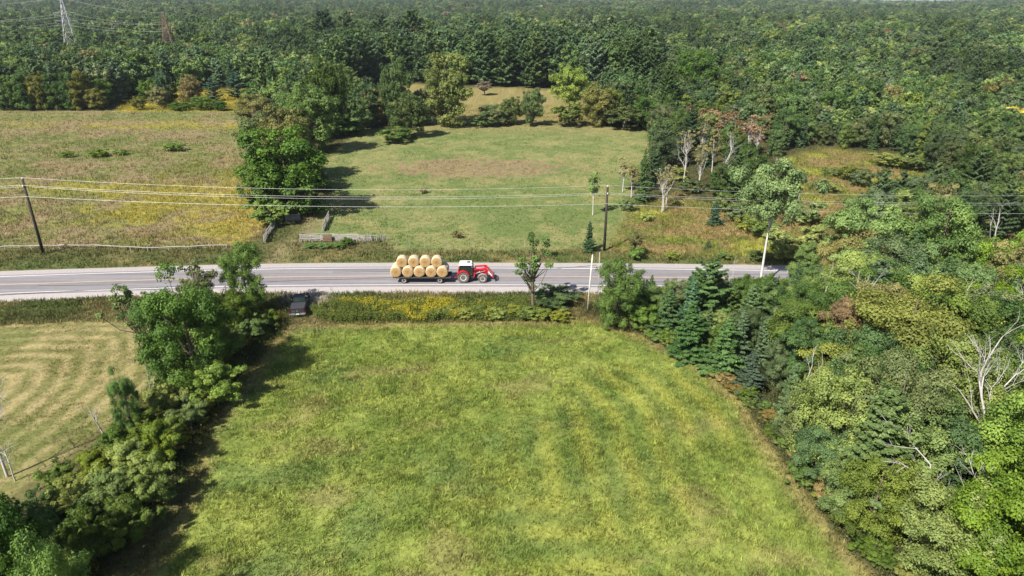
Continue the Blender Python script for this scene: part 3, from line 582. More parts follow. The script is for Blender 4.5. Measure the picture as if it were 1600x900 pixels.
# ---- north side of the road
ptree('full', 452, 334, 196, 128, (.040, .075, .015), 'large dark green tree beside the gate at the pasture corner', name='maple_tree', var=2)
ptree('full', 420, 338, 250, 70, (.048, .080, .018), 'lower left crown joined to the large gate tree', name='maple_tree', var=1)
for a, b, t_, w__, c_, l_ in [(412, 262, 168, 66, (.06, .08, .028), 'leafy tree on the meadow side of the hedge north of the gate'), (400, 205, 142, 56, (.085, .085, .035), 'olive tree at the meadow corner of the hedge north of the gate'), (468, 222, 124, 60, (.05, .085, .02), 'green tree in the middle of the hedge north of the gate'), (538, 182, 98, 50, (.045, .07, .022), 'dark tree where the gate hedge meets the far clearing'), (442, 190, 128, 50, (.07, .08, .032), 'grey-green tree between goldenrod clearing and gate hedge'), (478, 300, 215, 70, (.045, .075, .018), 'dark right-hand companion of the large gate tree')]:
    ptree('full', a, b, t_, w__, c_, l_, name='maple_tree')
ptree('bush', 425, 352, 312, 66, (.06, .09, .02), 'leafy bush in front of the large gate tree', name='bush', cat='bush')
ptree('bush', 470, 335, 300, 60, (.045, .07, .018), 'dark bush in the shade of the large gate tree', name='bush', cat='bush')
ptree('full', 448, 285, 158, 92, (.085, .085, .032), 'olive-grey tree top behind the large gate tree', name='maple_tree', var=4)
ptree('full', 487, 240, 118, 84, (.060, .10, .018), 'bright green tall tree in the hedge north of the gate', name='maple_tree', var=0)
ptree('full', 520, 215, 76, 60, (.050, .080, .018), 'tall narrow green tree at the far end of the gate hedge', name='maple_tree', var=3)
ptree('full', 500, 205, 132, 60, (.045, .07, .02), 'dark middle tree of the hedge north of the gate', name='maple_tree', var=1)
ptree('bush', 540, 212, 172, 76, (.05, .085, .02), 'rounded green thicket at the top corner of the pasture', name='thicket', cat='bush')
ptree('pine', 556, 182, 135, 44, (.045, .070, .055), 'small grey-blue pine at the edge of the far clearing', name='pine_tree')
ptree('full', 622, 200, 80, 52, (.040, .068, .018), 'tall dark oak left of the broad oak in the far clearing', name='oak_tree', var=3)
ptree('full', 640, 215, 140, 56, (.052, .075, .022), 'leafy tree in front of the tall dark oak', name='oak_tree', var=1)
ptree('bush', 618, 222, 203, 58, (.055, .09, .018), 'low rounded green bush standing alone on the pasture', name='bush', cat='bush')
ptree('full', 698, 197, 82, 84, (.070, .086, .020), 'broad rounded oak at the top edge of the pasture', name='oak_tree', var=2)
ptree('broad', 757, 149, 124, 30, (.12, .10, .085), 'small grey-brown shrubby tree alone in the far clearing', name='small_tree', var=0)
ptree('full', 770, 197, 160, 46, (.052, .072, .028), 'left leafy clump at the top edge of the pasture', name='small_tree')
ptree('full', 800, 194, 148, 40, (.06, .078, .03), 'second tree of the clump at the pasture top', name='small_tree')
ptree('full', 832, 197, 132, 36, (.048, .070, .026), 'tallest tree of the clump at the pasture top', name='small_tree')
ptree('bush', 750, 198, 182, 34, (.05, .08, .022), 'low bush between broad oak and cedar clump', name='bush', cat='bush')
ptree('full', 890, 172, 93, 58, (.082, .112, .020), 'rounded light green maple behind the pasture top edge', name='maple_tree', var=0)
ptree('bush', 888, 197, 158, 56, (.070, .085, .028), 'olive bush in front of the rounded light maple', name='bush', cat='bush')
ptree('full', 934, 198, 124, 52, (.088, .088, .022), 'olive-gold tree right of the rounded light maple', name='maple_tree', var=3)
ptree('bush', 975, 202, 160, 70, (.055, .07, .03), 'grey-green thicket right of the olive-gold tree', name='thicket', cat='bush')
ptree('full', 1008, 203, 148, 50, (.045, .085, .018), 'dark green small tree at the right end of the pasture top', name='maple_tree', var=1)
ptree('pine', 1040, 190, 105, 46, (.045, .078, .030), 'green pine behind the rust-crowned trees', name='pine_tree')
ptree('full', 1080, 165, 78, 60, (.050, .098, .018), 'vivid green tree in the woods above the rust-crowned trees', name='maple_tree', var=2)
ptree('birch', 926, 336, 268, 40, (.065, .10, .025), 'small lone white-stemmed tree on the pasture left of the utility pole', name='young_tree')
ptree('spruce', 920, 394, 345, 26, (.035, .065, .038), 'small dark cedar at the left foot of the utility pole', name='cedar_tree')
ptree('spruce', 1106, 388, 375, 13, (.035, .06, .035), 'tiny dark spruce alone on the rough tan ground', name='spruce_tree')
ptree('spruce', 1116, 352, 315, 28, (.035, .065, .048), 'bluish young spruce at the edge of the rough tan ground', name='spruce_tree')
ptree('bush', 996, 406, 384, 28, (.05, .09, .02), 'bright round bush at the north road edge right of the utility pole', name='bush', cat='bush')
ptree('sparse', 990, 402, 352, 36, (.08, .085, .04), 'thin brown-green sapling behind the bright round bush', name='sapling')
ptree('spruce', 1003, 318, 232, 30, (.035, .062, .022), 'narrow dark spruce beside the white birch stems at the pasture corner', name='spruce_tree')
RC_ = [(1032, 200, 162), (1050, 205, 165), (1072, 208, 160), (1092, 214, 168), (1108, 222, 165), (1122, 232, 172), (1140, 225, 168), (1150, 240, 182), (1166, 248, 178), (1180, 252, 190), (1095, 250, 185), (1070, 262, 195), (1110, 275, 200), (1090, 300, 215), (1035, 330, 262), (1040, 318, 250), (972, 300, 245), (985, 308, 255)]
for k, (a, b, t_) in enumerate(RC_):
    rust = k < 10
    ptree('dying', a + 1, b, t_, 30, (.15, .095, .055) if rust else (.13, .12, .06), 'bare-stemmed dying tree with thin rust-brown crown in the row at the pasture corner' if rust else 'thin bare-stemmed tree with sparse pale leaves at the pasture corner', name='dying_tree', group='rust-crowned dying trees' if rust else 'sparse pale-leaved trees')
for k, (a, b, t_) in enumerate([(1034, 332, 265), (1042, 328, 270), (1068, 290, 215), (1092, 285, 205), (1130, 300, 210), (1205, 300, 235), (1245, 345, 300)]):
    psnag(5 if k % 2 else 1, a, b, t_, 'slender pale dead stem in the scrub at the pasture corner', rz=k * 1.3, group='pale dead stems', name='dead_tree')
for k, (a, b, t_) in enumerate([(1370, 180, 118), (1385, 172, 128), (1212, 150, 110), (1300, 185, 155), (1160, 165, 120), (1430, 120, 75), (1530, 160, 128), (1500, 250, 210)]):
    psnag(k % 2, a, b, t_, 'pale dead tree standing among the green woods on the right', rz=k * 2.1, group='pale dead trees in the right woods')
ptree('broad', 1590, 215, 165, 70, (.26, .21, .03), 'yellow autumn tree at the right frame edge', name='maple_tree', var=0)
ptree('broad', 1235, 190, 158, 40, (.14, .09, .045), 'rust-tinged tree in the woods above the scrub opening', name='maple_tree')
# scrub in the opening on the right and along the left clearing
SC = [(1300, 275, 262, 30), (1330, 282, 256, 40), (1345, 292, 262, 36), (1395, 262, 236, 60), (1425, 266, 240, 46), (1290, 300, 280, 40), (1400, 300, 278, 44), (1440, 325, 296, 46), (1260, 350, 310, 50), (1270, 395, 350, 50), (1150, 345, 318, 40), (1165, 360, 335, 34), (1190, 372, 340, 44), (1215, 392, 355, 44), (1080, 300, 280, 44), (1060, 282, 262, 36), (1130, 330, 300, 36), (1232, 300, 270, 40), (1180, 408, 392, 30), (1048, 405, 392, 22), (1130, 405, 393, 26), (1228, 408, 378, 40), (980, 330, 308, 26), (1010, 345, 330, 22)]
for k, (a, b, t_, w__) in enumerate(SC):
    ptree('bush', a, b, t_, w__, [(.06, .085, .025), (.085, .10, .028), (.05, .07, .03), (.10, .115, .03)][k % 4], 'scrub bush on the rough yellow-green ground north of the road', name='bush', cat='bush', group='scrub bushes on the rough ground')
LS = [(236, 160, 118, 34, MG), (266, 166, 122, 36, OL), (300, 158, 116, 34, DK), (335, 158, 122, 30, (.03, .06, .045)), (165, 168, 120, 30, MG), (112, 172, 112, 34, DK), (70, 172, 108, 36, OL), (30, 172, 116, 34, MG), (218, 172, 148, 24, OL), (252, 170, 130, 30, (.085, .085, .035)), (260, 168, 100, 26, (.03, .055, .03)), (300, 168, 112, 34, (.11, .09, .05)), (318, 172, 150, 34, MG), (345, 173, 156, 24, DK), (282, 172, 160, 36, MG), (372, 155, 112, 40, (.03, .06, .045)), (395, 170, 128, 26, (.04, .08, .02)), (210, 152, 96, 30, (.03, .062, .042)), (232, 145, 100, 30, (.028, .055, .03)), (180, 160, 115, 30, MG), (130, 172, 110, 34, OL), (90, 172, 115, 36, MG), (50, 172, 112, 34, DK), (12, 172, 118, 36, MG), (155, 172, 135, 30, OL)]
for k, (a, b, t_, w__, c_) in enumerate(LS):
    cn = c_[2] > c_[0]; ptree('pine' if cn else 'full', a, b, t_, w__, c_, 'tree at the edge of the yellow goldenrod clearing on the left', name='pine_tree' if cn else 'small_tree', group='trees edging the goldenrod clearing')
for k, (a, b, t_, w__) in enumerate([(272, 236, 222, 34), (155, 245, 234, 30), (190, 242, 233, 22), (105, 246, 236, 24), (662, 302, 292, 14), (715, 372, 360, 16)]):
    ptree('bush', a, b, t_, w__, (.07, .105, .022) if k < 4 else (.12, .10, .06), ['bright green weed clump in the upper left meadow', 'wide flat green clump in the left meadow', 'small green clump beside the wide flat one', 'green clump left of the wide flat one', 'small brown clump in the middle of the pasture', 'small brown weed clump near the north fence'][k], name='weed_clump', cat='bush')

# ------------------------------------------------------------------ the woods
EX = [(Z_FIELD, 0), (Z_HAY, 0), (Z_LEFTM, 1), (Z_PAST, 1), (Z_FARC, 2), (Z_GOLD, 1), (Z_BRUSH, 3)]
def free(x, y, extra=0):
    ok = np.ones(x.shape, bool)
    for P, m_ in EX: ok &= sdist(x, y, P) < -(m_ + extra)
    return ok
rngf = np.random.default_rng(5)
def jgrid(x0, x1, y0, y1, s):
    gx, gy = np.meshgrid(np.arange(x0, x1, s), np.arange(y0, y1, s)); gx = gx + (np.arange(gx.shape[0]) % 2)[:, None] * s / 2
    n = gx.size; return gx.ravel() + rngf.uniform(-.4, .4, n) * s, gy.ravel() + rngf.uniform(-.4, .4, n) * s
cand = []
x, y = jgrid(8, 150, 20, 100, 2.9); m_ = (sdist(x, y, Z_NEARF) > 1.1) & (np.abs(x) < .82 * y + 12) & (pldist(x, y, ROAD) > 8.3)
PL = np.array([(a, b, c) for a, b, c in placed])
def farfrom(x, y, k=.75, mn=1.8):
    d = np.hypot(x[:, None] - PL[None, :, 0], y[:, None] - PL[None, :, 1]); return np.all(d > np.maximum(PL[None, :, 2] * k, mn), axis=1)
m_ &= farfrom(x, y)
for a, b in zip(x[m_], y[m_]): cand.append((a, b, 0))
for (s, y0, y1) in ((4.6, 112, 215), (6.0, 215, 420), (8.4, 420, 800), (12.5, 800, 1500), (18, 1500, 2700), (27, 2700, 4300)):
    x, y = jgrid(-.8 * y1 - 20, .8 * y1 + 20, y0, y1, s)
    m_ = (np.abs(x) < .79 * y + 15) & free(x, y)
    if y1 < 450: m_ &= farfrom(x, y, .8) & (pldist(x, y, ROAD) > 9)
    if y0 < 150: m_ &= ~((x < G(1000, 330)[0]) & (x > G(400, 330)[0]) & (y < 170) & (x < 20)) & (x > -20)
    for a, b in zip(x[m_], y[m_]): cand.append((a, b, s))
EDGE = smooth(GP([(932, 492), (945, 503), (1005, 530), (1095, 575), (1165, 636), (1203, 700), (1262, 776), (1308, 840), (1375, 912), (1450, 1010)]), 6)
ec = np.concatenate([[0], np.cumsum(np.hypot(*np.diff(EDGE, axis=0).T))])
for u in np.arange(1, ec[-1], 1.25):
    ex_, ey_ = np.interp(u, ec, EDGE[:, 0]) + rngf.uniform(.2, 2.3), np.interp(u, ec, EDGE[:, 1]) + rngf.uniform(-.4, .8)
    W_ = rngf.uniform(1.3, 2.8); c_ = [(.06, .09, .022), (.075, .10, .03), (.05, .08, .02), (.10, .105, .03), (.12, .09, .04)][rngf.integers(0, 5)]
    tree('bush', ex_, ey_, W_ * rngf.uniform(.5, .9), W_, c_, 'bush', 'leafy bush along the curved edge of the near woods', 'bush', 'bushes along the curved wood edge')
nsel = {'conifer': 0, 'tree': 0}; LIM = {'conifer': 285, 'tree': 285}
used_c = sum(1 for o in COL.objects if o.get('category') == 'tree'); 
stuffp = {'far_pine_woods': [], 'far_broadleaf_woods': [], 'right_broadleaf_woods': []}
cand.sort(key=lambda c: math.hypot(c[0], c[1]))
n3 = 0
for (x, y, s) in cand:
    px_, py_ = proj(x, y, float(hgt(x, y))); r = rngf.random(); th = x / y
    if (225 < px_ < 292 or 85 < px_ < 132) and 410 < y < 552: continue
    cn = float(fbm(x / 38, y / 38, 91, 2)); tall = float(fbm(x / 25, y / 25, 93, 2))
    if s == 0:                                       # near woods, south of the road
        pc = .62 if px_ < 1230 else .20
        dE = float(sdist(np.array([x]), np.array([y]), Z_NEARF)[0]) 
        H = 6.0 if px_ < 1130 else (7.2 if px_ < 1230 else (9.2 if px_ < 1300 else 11.5))
        H *= (.72 + .10 * min(dE, 3.)) * rngf.uniform(.78, 1.12)
        if dE < 2.2: H *= .75
        if px_ < 1300 and py_ < 480: H = min(H, 4.6)
        con = r < pc
        col = None
        if not con and px_ > 1480 and rngf.random() < .5: col = (.075, .12, .02)
        if px_ > 1700 or py_ > 1090: continue
        lim = 428 if px_ < 1235 else (412 if px_ < 1310 else 0)
        if lim: H = min(H, max(1.6, topz(y, lim)))
        key = 'conifer' if con else 'tree'
        if nsel[key] > LIM[key]: continue
        nsel[key] += 1
        if con:
            kd = 'spruce' if rngf.random() < .7 else 'cedar'
            tree(kd, x, y, H, H * .50, name=kd + '_tree', label='young conifer among the near woods between the road and the mown field', cat='tree', group='conifers of the near woods')
        else:
            kd = 'full' if dE < 5 or rngf.random() < .4 else ('broad' if rngf.random() < .8 else 'birch')
            tree(kd, x, y, H, H * rngf.uniform(.58, .76) if kd != 'birch' else H * .5, color=col, name='broadleaf_tree' if kd != 'birch' else 'birch_tree', label='green leafy tree in the near woods right of the mown field', cat='tree', group='leafy trees of the near woods')
        continue
    pinew = (y > 285) and (-.26 < th < .2) and y < 430
    if pinew: con = r < .93; H = rngf.uniform(20, 26)
    elif th < -.30: con = r < (.45 if cn < .5 else .25); H = rngf.uniform(13, 19)
    else:
        pc = .22 + .5 * (cn > .56); con = r < pc; H = rngf.uniform(10, 17) * (.8 + .4 * tall)
    if y < 215: H = rngf.uniform(6.5, 11.5)
    elif th > .18 and y < 330: H *= .8
    if y > 420: H *= rngf.uniform(.72, 1.35)
    if y > 1500: H *= 1.15
    if y < 215 and th < -.1: continue
    if 960 < px_ < 1262 and 205 < py_ < 400 and rngf.random() < (.72 if py_ > 235 else .4): continue
    fx_ = 1 if s < 7 else s / 8.0
    if con:
        kd = 'pine' if (pinew or rngf.random() < .65) else 'spruce'; W = H * (.50 if kd == 'pine' else .42) 
    else: kd = 'broad'; W = max(H * .66, s * 1.0)
    key = 'conifer' if con else 'tree'; key = key
    vis = px_ > -60 and px_ < 1660
    if vis and n3 < 420 and nsel[key] < LIM[key] and y < 420:
        nsel[key] += 1; n3 += 1
        if th < -.1: where = ('woods behind the goldenrod clearing', 'left')
        elif th < .2: where = ('woods behind the far pasture', 'middle')
        else: where = ('woods on the right beyond the road', 'right')
        if con: tree(kd, x, y, H, W, name=kd + '_tree', label='dark conifer standing in the ' + where[0], group='conifers of the ' + where[0])
        else: tree('full' if not bool(free(np.array([x]), np.array([y]), 9)[0]) else kd, x, y, H, W, name='broadleaf_tree', label='leafy green tree standing in the ' + where[0], group='leafy trees of the ' + where[0])
    else:
        g = 'far_pine_woods' if con else ('far_broadleaf_woods' if th < .3 else 'right_broadleaf_woods')
        nm = 2.6 if kd == 'pine' else (2.4 if kd == 'spruce' else 3.6)
        stuffp[g].append((x, y, float(hgt(x, y)) - .5, max(W, s * .75) / 2 / nm, H / 10, rngf.random() * 6.28))
# prototypes for the far woods are real trees that stand in it
def pick(kind, i):
    me = P_[kind, 2][i][1]; 
    for o in COL.objects:
        if o.data is me and o.type == 'MESH': return o
def far_woods(name, pts, protos, label):
    protos = [p for p in protos if p]
    a = np.array(pts); n = len(a)
    me = bpy.data.meshes.new(name); me.vertices.add(n); me.vertices.foreach_set('co', a[:, :3].astype(np.float32).ravel())
    for an, cc in (('wide', 3), ('high', 4), ('turn', 5)):
        at = me.attributes.new(an, 'FLOAT', 'POINT'); at.data.foreach_set('value', a[:, cc].astype(np.float32))
    at = me.attributes.new('which', 'INT', 'POINT'); at.data.foreach_set('value', rngf.integers(0, len(protos), n).astype(np.int32))
    o = link(name, me); o.color = (1, 1, 1, 0)
    ng = bpy.data.node_groups.new(name, 'GeometryNodeTree'); ng.interface.new_socket('Geometry', in_out='INPUT', socket_type='NodeSocketGeometry'); ng.interface.new_socket('Geometry', in_out='OUTPUT', socket_type='NodeSocketGeometry')
    N = ng.nodes.new; L = ng.links.new; gi = N('NodeGroupInput'); go = N('NodeGroupOutput'); ip = N('GeometryNodeInstanceOnPoints'); jn = N('GeometryNodeJoinGeometry')
    for p in reversed(protos):
        oi = N('GeometryNodeObjectInfo'); oi.transform_space = 'ORIGINAL'; oi.inputs['Object'].default_value = p; oi.inputs['As Instance'].default_value = True; L(oi.outputs['Geometry'], jn.inputs[0])
    def na(nm_, tp='FLOAT'):
        q = N('GeometryNodeInputNamedAttribute'); q.data_type = tp; q.inputs['Name'].default_value = nm_; return q.outputs['Attribute']
    cs = N('ShaderNodeCombineXYZ'); wv = na('wide'); L(wv, cs.inputs[0]); L(wv, cs.inputs[1]); L(na('high'), cs.inputs[2])
    cr = N('ShaderNodeCombineXYZ'); L(na('turn'), cr.inputs[2])
    L(gi.outputs[0], ip.inputs['Points']); L(jn.outputs[0], ip.inputs['Instance']); ip.inputs['Pick Instance'].default_value = True
    L(na('which', 'INT'), ip.inputs['Instance Index']); L(cr.outputs[0], ip.inputs['Rotation']); L(cs.outputs[0], ip.inputs['Scale']); L(ip.outputs[0], go.inputs[0])
    md = o.modifiers.new('woods', 'NODES'); md.node_group = ng; tag(o, label, 'woods', kind='stuff')
for i in range(3):
    if not pick('pine', i): tree('pine', 60 + 8 * i, 455, 19, 9, name='pine_tree', label='dark conifer standing in the woods behind the far pasture', group='conifers of the woods behind the far pasture', var=i)
for i in range(4):
    if not pick('broad', i): tree('broad', 120 + 9 * i, 452, 15, 9, name='broadleaf_tree', label='leafy green tree standing in the woods on the right beyond the road', group='leafy trees of the woods on the right beyond the road', var=i)
bp = [pick('broad', i) for i in range(4)]
if len(stuffp['far_pine_woods']): far_woods('far_pine_woods', stuffp['far_pine_woods'], [pick('pine', 0), pick('pine', 1), pick('pine', 2)], 'dark conifers of the distant woods reaching to the horizon')
far_woods('far_broadleaf_woods', stuffp['far_broadleaf_woods'], bp, 'distant leafy woods behind the meadows up to the skyline')
far_woods('right_broadleaf_woods', stuffp['right_broadleaf_woods'], bp, 'distant leafy woods on the right side up to the skyline')
print('TREES', nsel, {k: len(v) for k, v in stuffp.items()})

# ------------------------------------------------------------------ grass, goldenrod
M_GRASS = vcolmat('grass blades', amp=0, transl=.4)
def tufts(name, x, y, h, col, nb, label, cat, wd=.10, jit=1.0):
    rng = np.random.default_rng(len(x)); n = len(x); k = n * nb
    X = np.repeat(x, nb); Y = np.repeat(y, nb); Hh = np.repeat(h, nb) * rng.uniform(.6, 1.25, k)
    a = rng.random(k) * 6.283; rr = np.repeat(h, nb) * rng.uniform(0, .9, k); bx = X + np.cos(a) * rr; by = Y + np.sin(a) * rr
    bz = hgt(bx, by) - .06; t = rng.random(k) * 6.283; wv = Hh * wd * rng.uniform(.7, 1.5, k); le = Hh * rng.uniform(.1, .7, k); la = a + rng.normal(size=k) * .8
    A = np.stack([bx - np.cos(t) * wv, by - np.sin(t) * wv, bz], 1); B = np.stack([bx + np.cos(t) * wv, by + np.sin(t) * wv, bz], 1)
    T = np.stack([bx + np.cos(la) * le, by + np.sin(la) * le, bz + Hh + .06], 1)
    V = np.stack([A, B, T], 1).reshape(-1, 3); c = np.repeat(col * (1 + jit * rng.uniform(-.32, .42, (n, 1))) * (.75 + .5 * fbm(x / .7, y / .7, 29, 2))[:, None], nb, 0) * rng.uniform(.75, 1.3, (k, 1)) * np.array([1, 1, 1]) + rng.normal(size=(k, 3)) * .006
    cc = np.repeat(np.clip(c, .005, .9), 3, 0); Fc = np.arange(3 * k).reshape(-1, 3)
    tag(link(name, npmesh(name, V, Fc, M_GRASS, {'col': ('FLOAT_COLOR', np.c_[cc, np.ones(len(cc))])})), label, cat, kind='stuff')
rg = np.random.default_rng(77)
def scat(P, n, ymax=1e9):
    lo, hi = P.min(0), P.max(0); x = rg.uniform(lo[0], hi[0], n); y = rg.uniform(lo[1], hi[1], n)
    m = (sdist(x, y, P) > -.4) & (np.abs(x) < .80 * y + 6) & (y < ymax) & (y > 22); return x[m], y[m]
x, y = scat(Z_FIELD, 230000)
tufts('field_grass', x, y, .10 + .09 * fbm(x / 3, y / 3, 15) + .16 * (rg.random(len(x)) < .10) + .10 * sstep(.55, .75, fbm(x / .8, y / .8, 47)), ground_col(x, y) * 1.3, 4, 'short yellow-green grass of the mown field', 'grass', wd=.13, jit=1.35)
x, y = scat(Z_HAY, 90000)
tufts('hay_stubble', x, y, .12 + .08 * fbm(x / 2, y / 2, 16), ground_col(x, y) * 1.1, 3, 'straw-coloured stubble of the hay field', 'grass')
gx_ = rg.uniform(-1, 1, 300000) * 222; gy_ = 84 + (275 - 84) * rg.random(300000) ** 1.25; m_ = (np.abs(gx_) < .8 * gy_ + 6) & (pldist(gx_, gy_, ROAD) > 6.2) & (rg.random(len(gx_)) < 1.25 - gy_ / 280)
gx_, gy_ = gx_[m_], gy_[m_]; tufts('meadow_grass', gx_, gy_, (.16 + .34 * fbm(gx_ / 4, gy_ / 4, 17)) * np.where(sdist(gx_, gy_, Z_PAST) > 0, .8, 1.35), ground_col(gx_, gy_) * 1.5, 4, 'rough meadow and pasture grass north of the road', 'grass', wd=.16, jit=.5)
gx_ = rg.uniform(-70, 60, 60000); gy_ = rg.uniform(60, 96, 60000); rr_ = pldist(gx_, gy_, ROAD); q_ = G(474, 468); m_ = (np.hypot((gx_ - q_[0]) / 3.2, (gy_ - q_[1]) / 3.2) > 1) & (rr_ > 6.1) & (sdist(gx_, gy_, Z_FIELD) < .3) & (sdist(gx_, gy_, Z_HAY) < .3) & (rr_ < 18) & (np.hypot(gx_ - q_[0], (gy_ - q_[1] + 3) * .7) > 2.9)
gx_, gy_ = gx_[m_], gy_[m_]; tufts('verge_grass', gx_, gy_, .22 + .3 * fbm(gx_ / 2, gy_ / 2, 18), ground_col(gx_, gy_) * 1.4, 5, 'rough green verge grass along the near side of the road', 'grass', wd=.12)
# goldenrod and tall weeds between the field and the road
x, y = scat(Z_FIELD, 3500); m_ = fbm(x / 5, y / 5, 57) > .56
_fw = (x[m_], y[m_])
Z_STRIP = GP([(490, 484), (500, 497), (540, 506), (600, 500), (660, 503), (730, 498), (790, 501), (842, 496), (838, 480), (800, 472), (730, 479), (680, 475), (620, 481), (560, 474), (520, 480)])
def weeds(name, P, n, h0, label, cols, ny, ymax=1e9, ms=.22, lf=.75, nb=14):
    x, y = scat(P, n, ymax) if not isinstance(P, tuple) else P; k = len(x); rng = np.random.default_rng(k)
    dens = fbm(x / 1.8, y / 1.8, 19); m = dens > ms; x, y = x[m], y[m]; k = len(x); H = h0 * rng.uniform(.6, 1.2, k) * (.7 + .6 * fbm(x / 2, y / 2, 20))
    K = k * nb; t = rng.random(K); a = rng.random(K) * 6.28; r = rng.uniform(.02, .28, K) * h0
    P0 = np.stack([np.repeat(x, nb) + np.cos(a) * r, np.repeat(y, nb) + np.sin(a) * r, hgt(np.repeat(x, nb), np.repeat(y, nb)) + np.repeat(H, nb) * t], 1)
    Nn = np.stack([np.cos(a) * .5, np.sin(a) * .5, np.full(K, .8)], 1) + rng.normal(size=(K, 3)) * .5
    V, Fc = kites(rng, P0, Nn, rng.uniform(.12, .26, K) * h0 / .9 * lf, .6)
    yel = (np.repeat(fbm(x / 3, y / 3, 23) + .25 * rng.random(k), nb) > ny) & (t > .62)
    c = np.where(yel[:, None], np.array(cols[0]), np.array(cols[1])) * rng.uniform(.65, 1.4, (K, 1))
    cc = np.repeat(c, 4, 0)
    tag(link(name, npmesh(name, V, Fc, M_GRASS, {'col': ('FLOAT_COLOR', np.c_[np.clip(cc, .004, .9), np.ones(len(cc))])})), label, 'weeds', kind='stuff')
weeds('goldenrod_strip', Z_STRIP, 9000, 1.15, 'yellow goldenrod and leafy weeds in a strip between the road and the mown field', [(.40, .35, .035), (.135, .17, .038)], .71, lf=.6, nb=20, ms=.36)
weeds('field_weeds', _fw, 0, .34, 'small dark green weeds dotted through the mown field', [(.10, .13, .03), (.06, .10, .03)], .6, ms=0, lf=1.0, nb=12)
weeds('meadow_goldenrod', GP([(180, 385), (415, 375), (420, 300), (395, 240), (300, 250), (220, 290)]), 9000, .7, 'yellow goldenrod flowering in the meadow left of the gate', [(.40, .29, .03), (.16, .16, .045)], .62, ms=.52)
weeds('clearing_goldenrod', Z_GOLD, 9000, 1.3, 'bright yellow goldenrod in the far left clearing', [(.44, .33, .03), (.17, .18, .05)], .52, ms=.40)
weeds('scrub_weeds', Z_BRUSH, 16000, .9, 'rough yellow-green weeds in the scrub north of the road', [(.30, .28, .04), (.12, .12, .035)], .62, ms=.3)
weeds('edge_weeds', GP([(830, 500), (935, 502), (1005, 530), (1095, 576), (1170, 640), (1215, 705), (1275, 785), (1390, 920), (1350, 900), (1245, 775), (1185, 695), (1150, 630), (1085, 577), (1000, 535), (930, 508), (925, 480), (835, 478)]), 5000, .7, 'tan tall grass and weeds along the curved wood edge', [(.26, .19, .08), (.15, .15, .045)], .5, ms=.2)
x_, y_ = [], []
for i in range(len(HEDGE) - 1):
    t = rg.random(1300)[:, None]; q = HEDGE[i] * (1 - t) + HEDGE[i + 1] * t + rg.normal(size=(1300, 2)) * 2.6; x_ += list(q[:, 0]); y_ += list(q[:, 1])
x_, y_ = np.array(x_), np.array(y_); m_ = (sdist(x_, y_, Z_FIELD) < .8) & (sdist(x_, y_, Z_HAY) < .8) & (y_ > 20)
weeds('hedge_weeds', (x_[m_], y_[m_]), 0, .9, 'leafy weeds at the foot of the left hedgerow', [(.20, .17, .03), (.07, .09, .022)], .62, ms=0)
x, y = scat(Z_NEARF, 16000); m_ = (pldist(x, y, ROAD) > 7.5)
weeds('undergrowth', (x[m_], y[m_]), 0, 1.3, 'green undergrowth on the floor of the near woods', [(.13, .13, .04), (.085, .11, .035)], .62, ms=0, lf=.5, nb=22)
# ------------------------------------------------------------------ utility poles and wires
def pole(px_, pb, pt, label, group='dark wooden utility poles', xy=None, H=None):
    x, y = xy or G(px_, pb); H = H or topz(y, pt); r = empty('utility_pole', (x, y, 0)); tag(r, label, 'utility pole', group)
    b = MB(); b.tube([(0, 0, -.3), (0, 0, H * .5), (0, 0, H)], [.24, .21, .17], 10); b.build('shaft', M_POLE, r, smooth=True)
    ins = [(0, .0, H + .12), (0, -.30, H - 1.0), (0, .32, H - 1.35)]
    for q, (ax, ay, az_) in enumerate(ins):
        m = MB()
        if q: m.beam((0, 0, az_ - .25), (0, ay, az_ - .1), .06)
        m.build('bracket', M_STEEL, r) if q else None
        i_ = MB(); i_.lathe([(-.12, .04), (-.08, .085), (-.03, .05), (.02, .085), (.07, .04), (.12, .03)], 0, ay, az_, 10, 'z'); i_.build('insulator', M_WHITE, r, smooth=True)
    c = MB(); c.lathe([(-.1, .03), (0, .06), (.1, .03)], 0, -.2, H - 2.7, 8, 'z'); c.build('cable_clamp', M_STEEL, r)
    n = MB(); n.box(-.09, .09, -.2, -.185, 1.7, 1.95); n.build('number_plate', M_WHITE, r)
    return np.array([x, y, H])
pa = pole(68, 397, 280, 'leaning-looking dark utility pole by the road at the left edge')
pb_ = pole(944, 392, 292, 'dark utility pole by the road behind the pale slim post')
dv = (pb_ - pa)[:2]
p0 = pole(0, 0, 0, 'dark utility pole beyond the left frame edge', xy=tuple(pa[:2] - dv * .9 + [0, -2]), H=pa[2]); p1 = pole(0, 0, 0, 'dark utility pole beyond the right frame edge', xy=tuple(pb_[:2] + dv * .95 + [0, -6]), H=pb_[2])
for q, (oy, oz, sag, nm) in enumerate([(0, .25, 1.25, 'topmost'), (-.30, -.88, 1.2, 'second from top'), (.32, -1.25, 1.35, 'third from top'), (-.24, -2.7, 1.0, 'lowest and thickest')]):
    b = MB(); P = [p0, pa, pb_, p1]
    for i in range(3):
        pts = []
        for k in range(25):
            t = k / 24; c = P[i] * (1 - t) + P[i + 1] * t; pts.append((c[0], c[1] + oy, c[2] + oz - 4 * sag * t * (1 - t) * (1 if i == 1 else .8)))
        b.tube(pts, .013 if q < 3 else .016, 5)
    o = b.build('power_line', M_WIRE); tag(o, nm + ' wire strung between the roadside utility poles', 'wire', 'wires along the road')
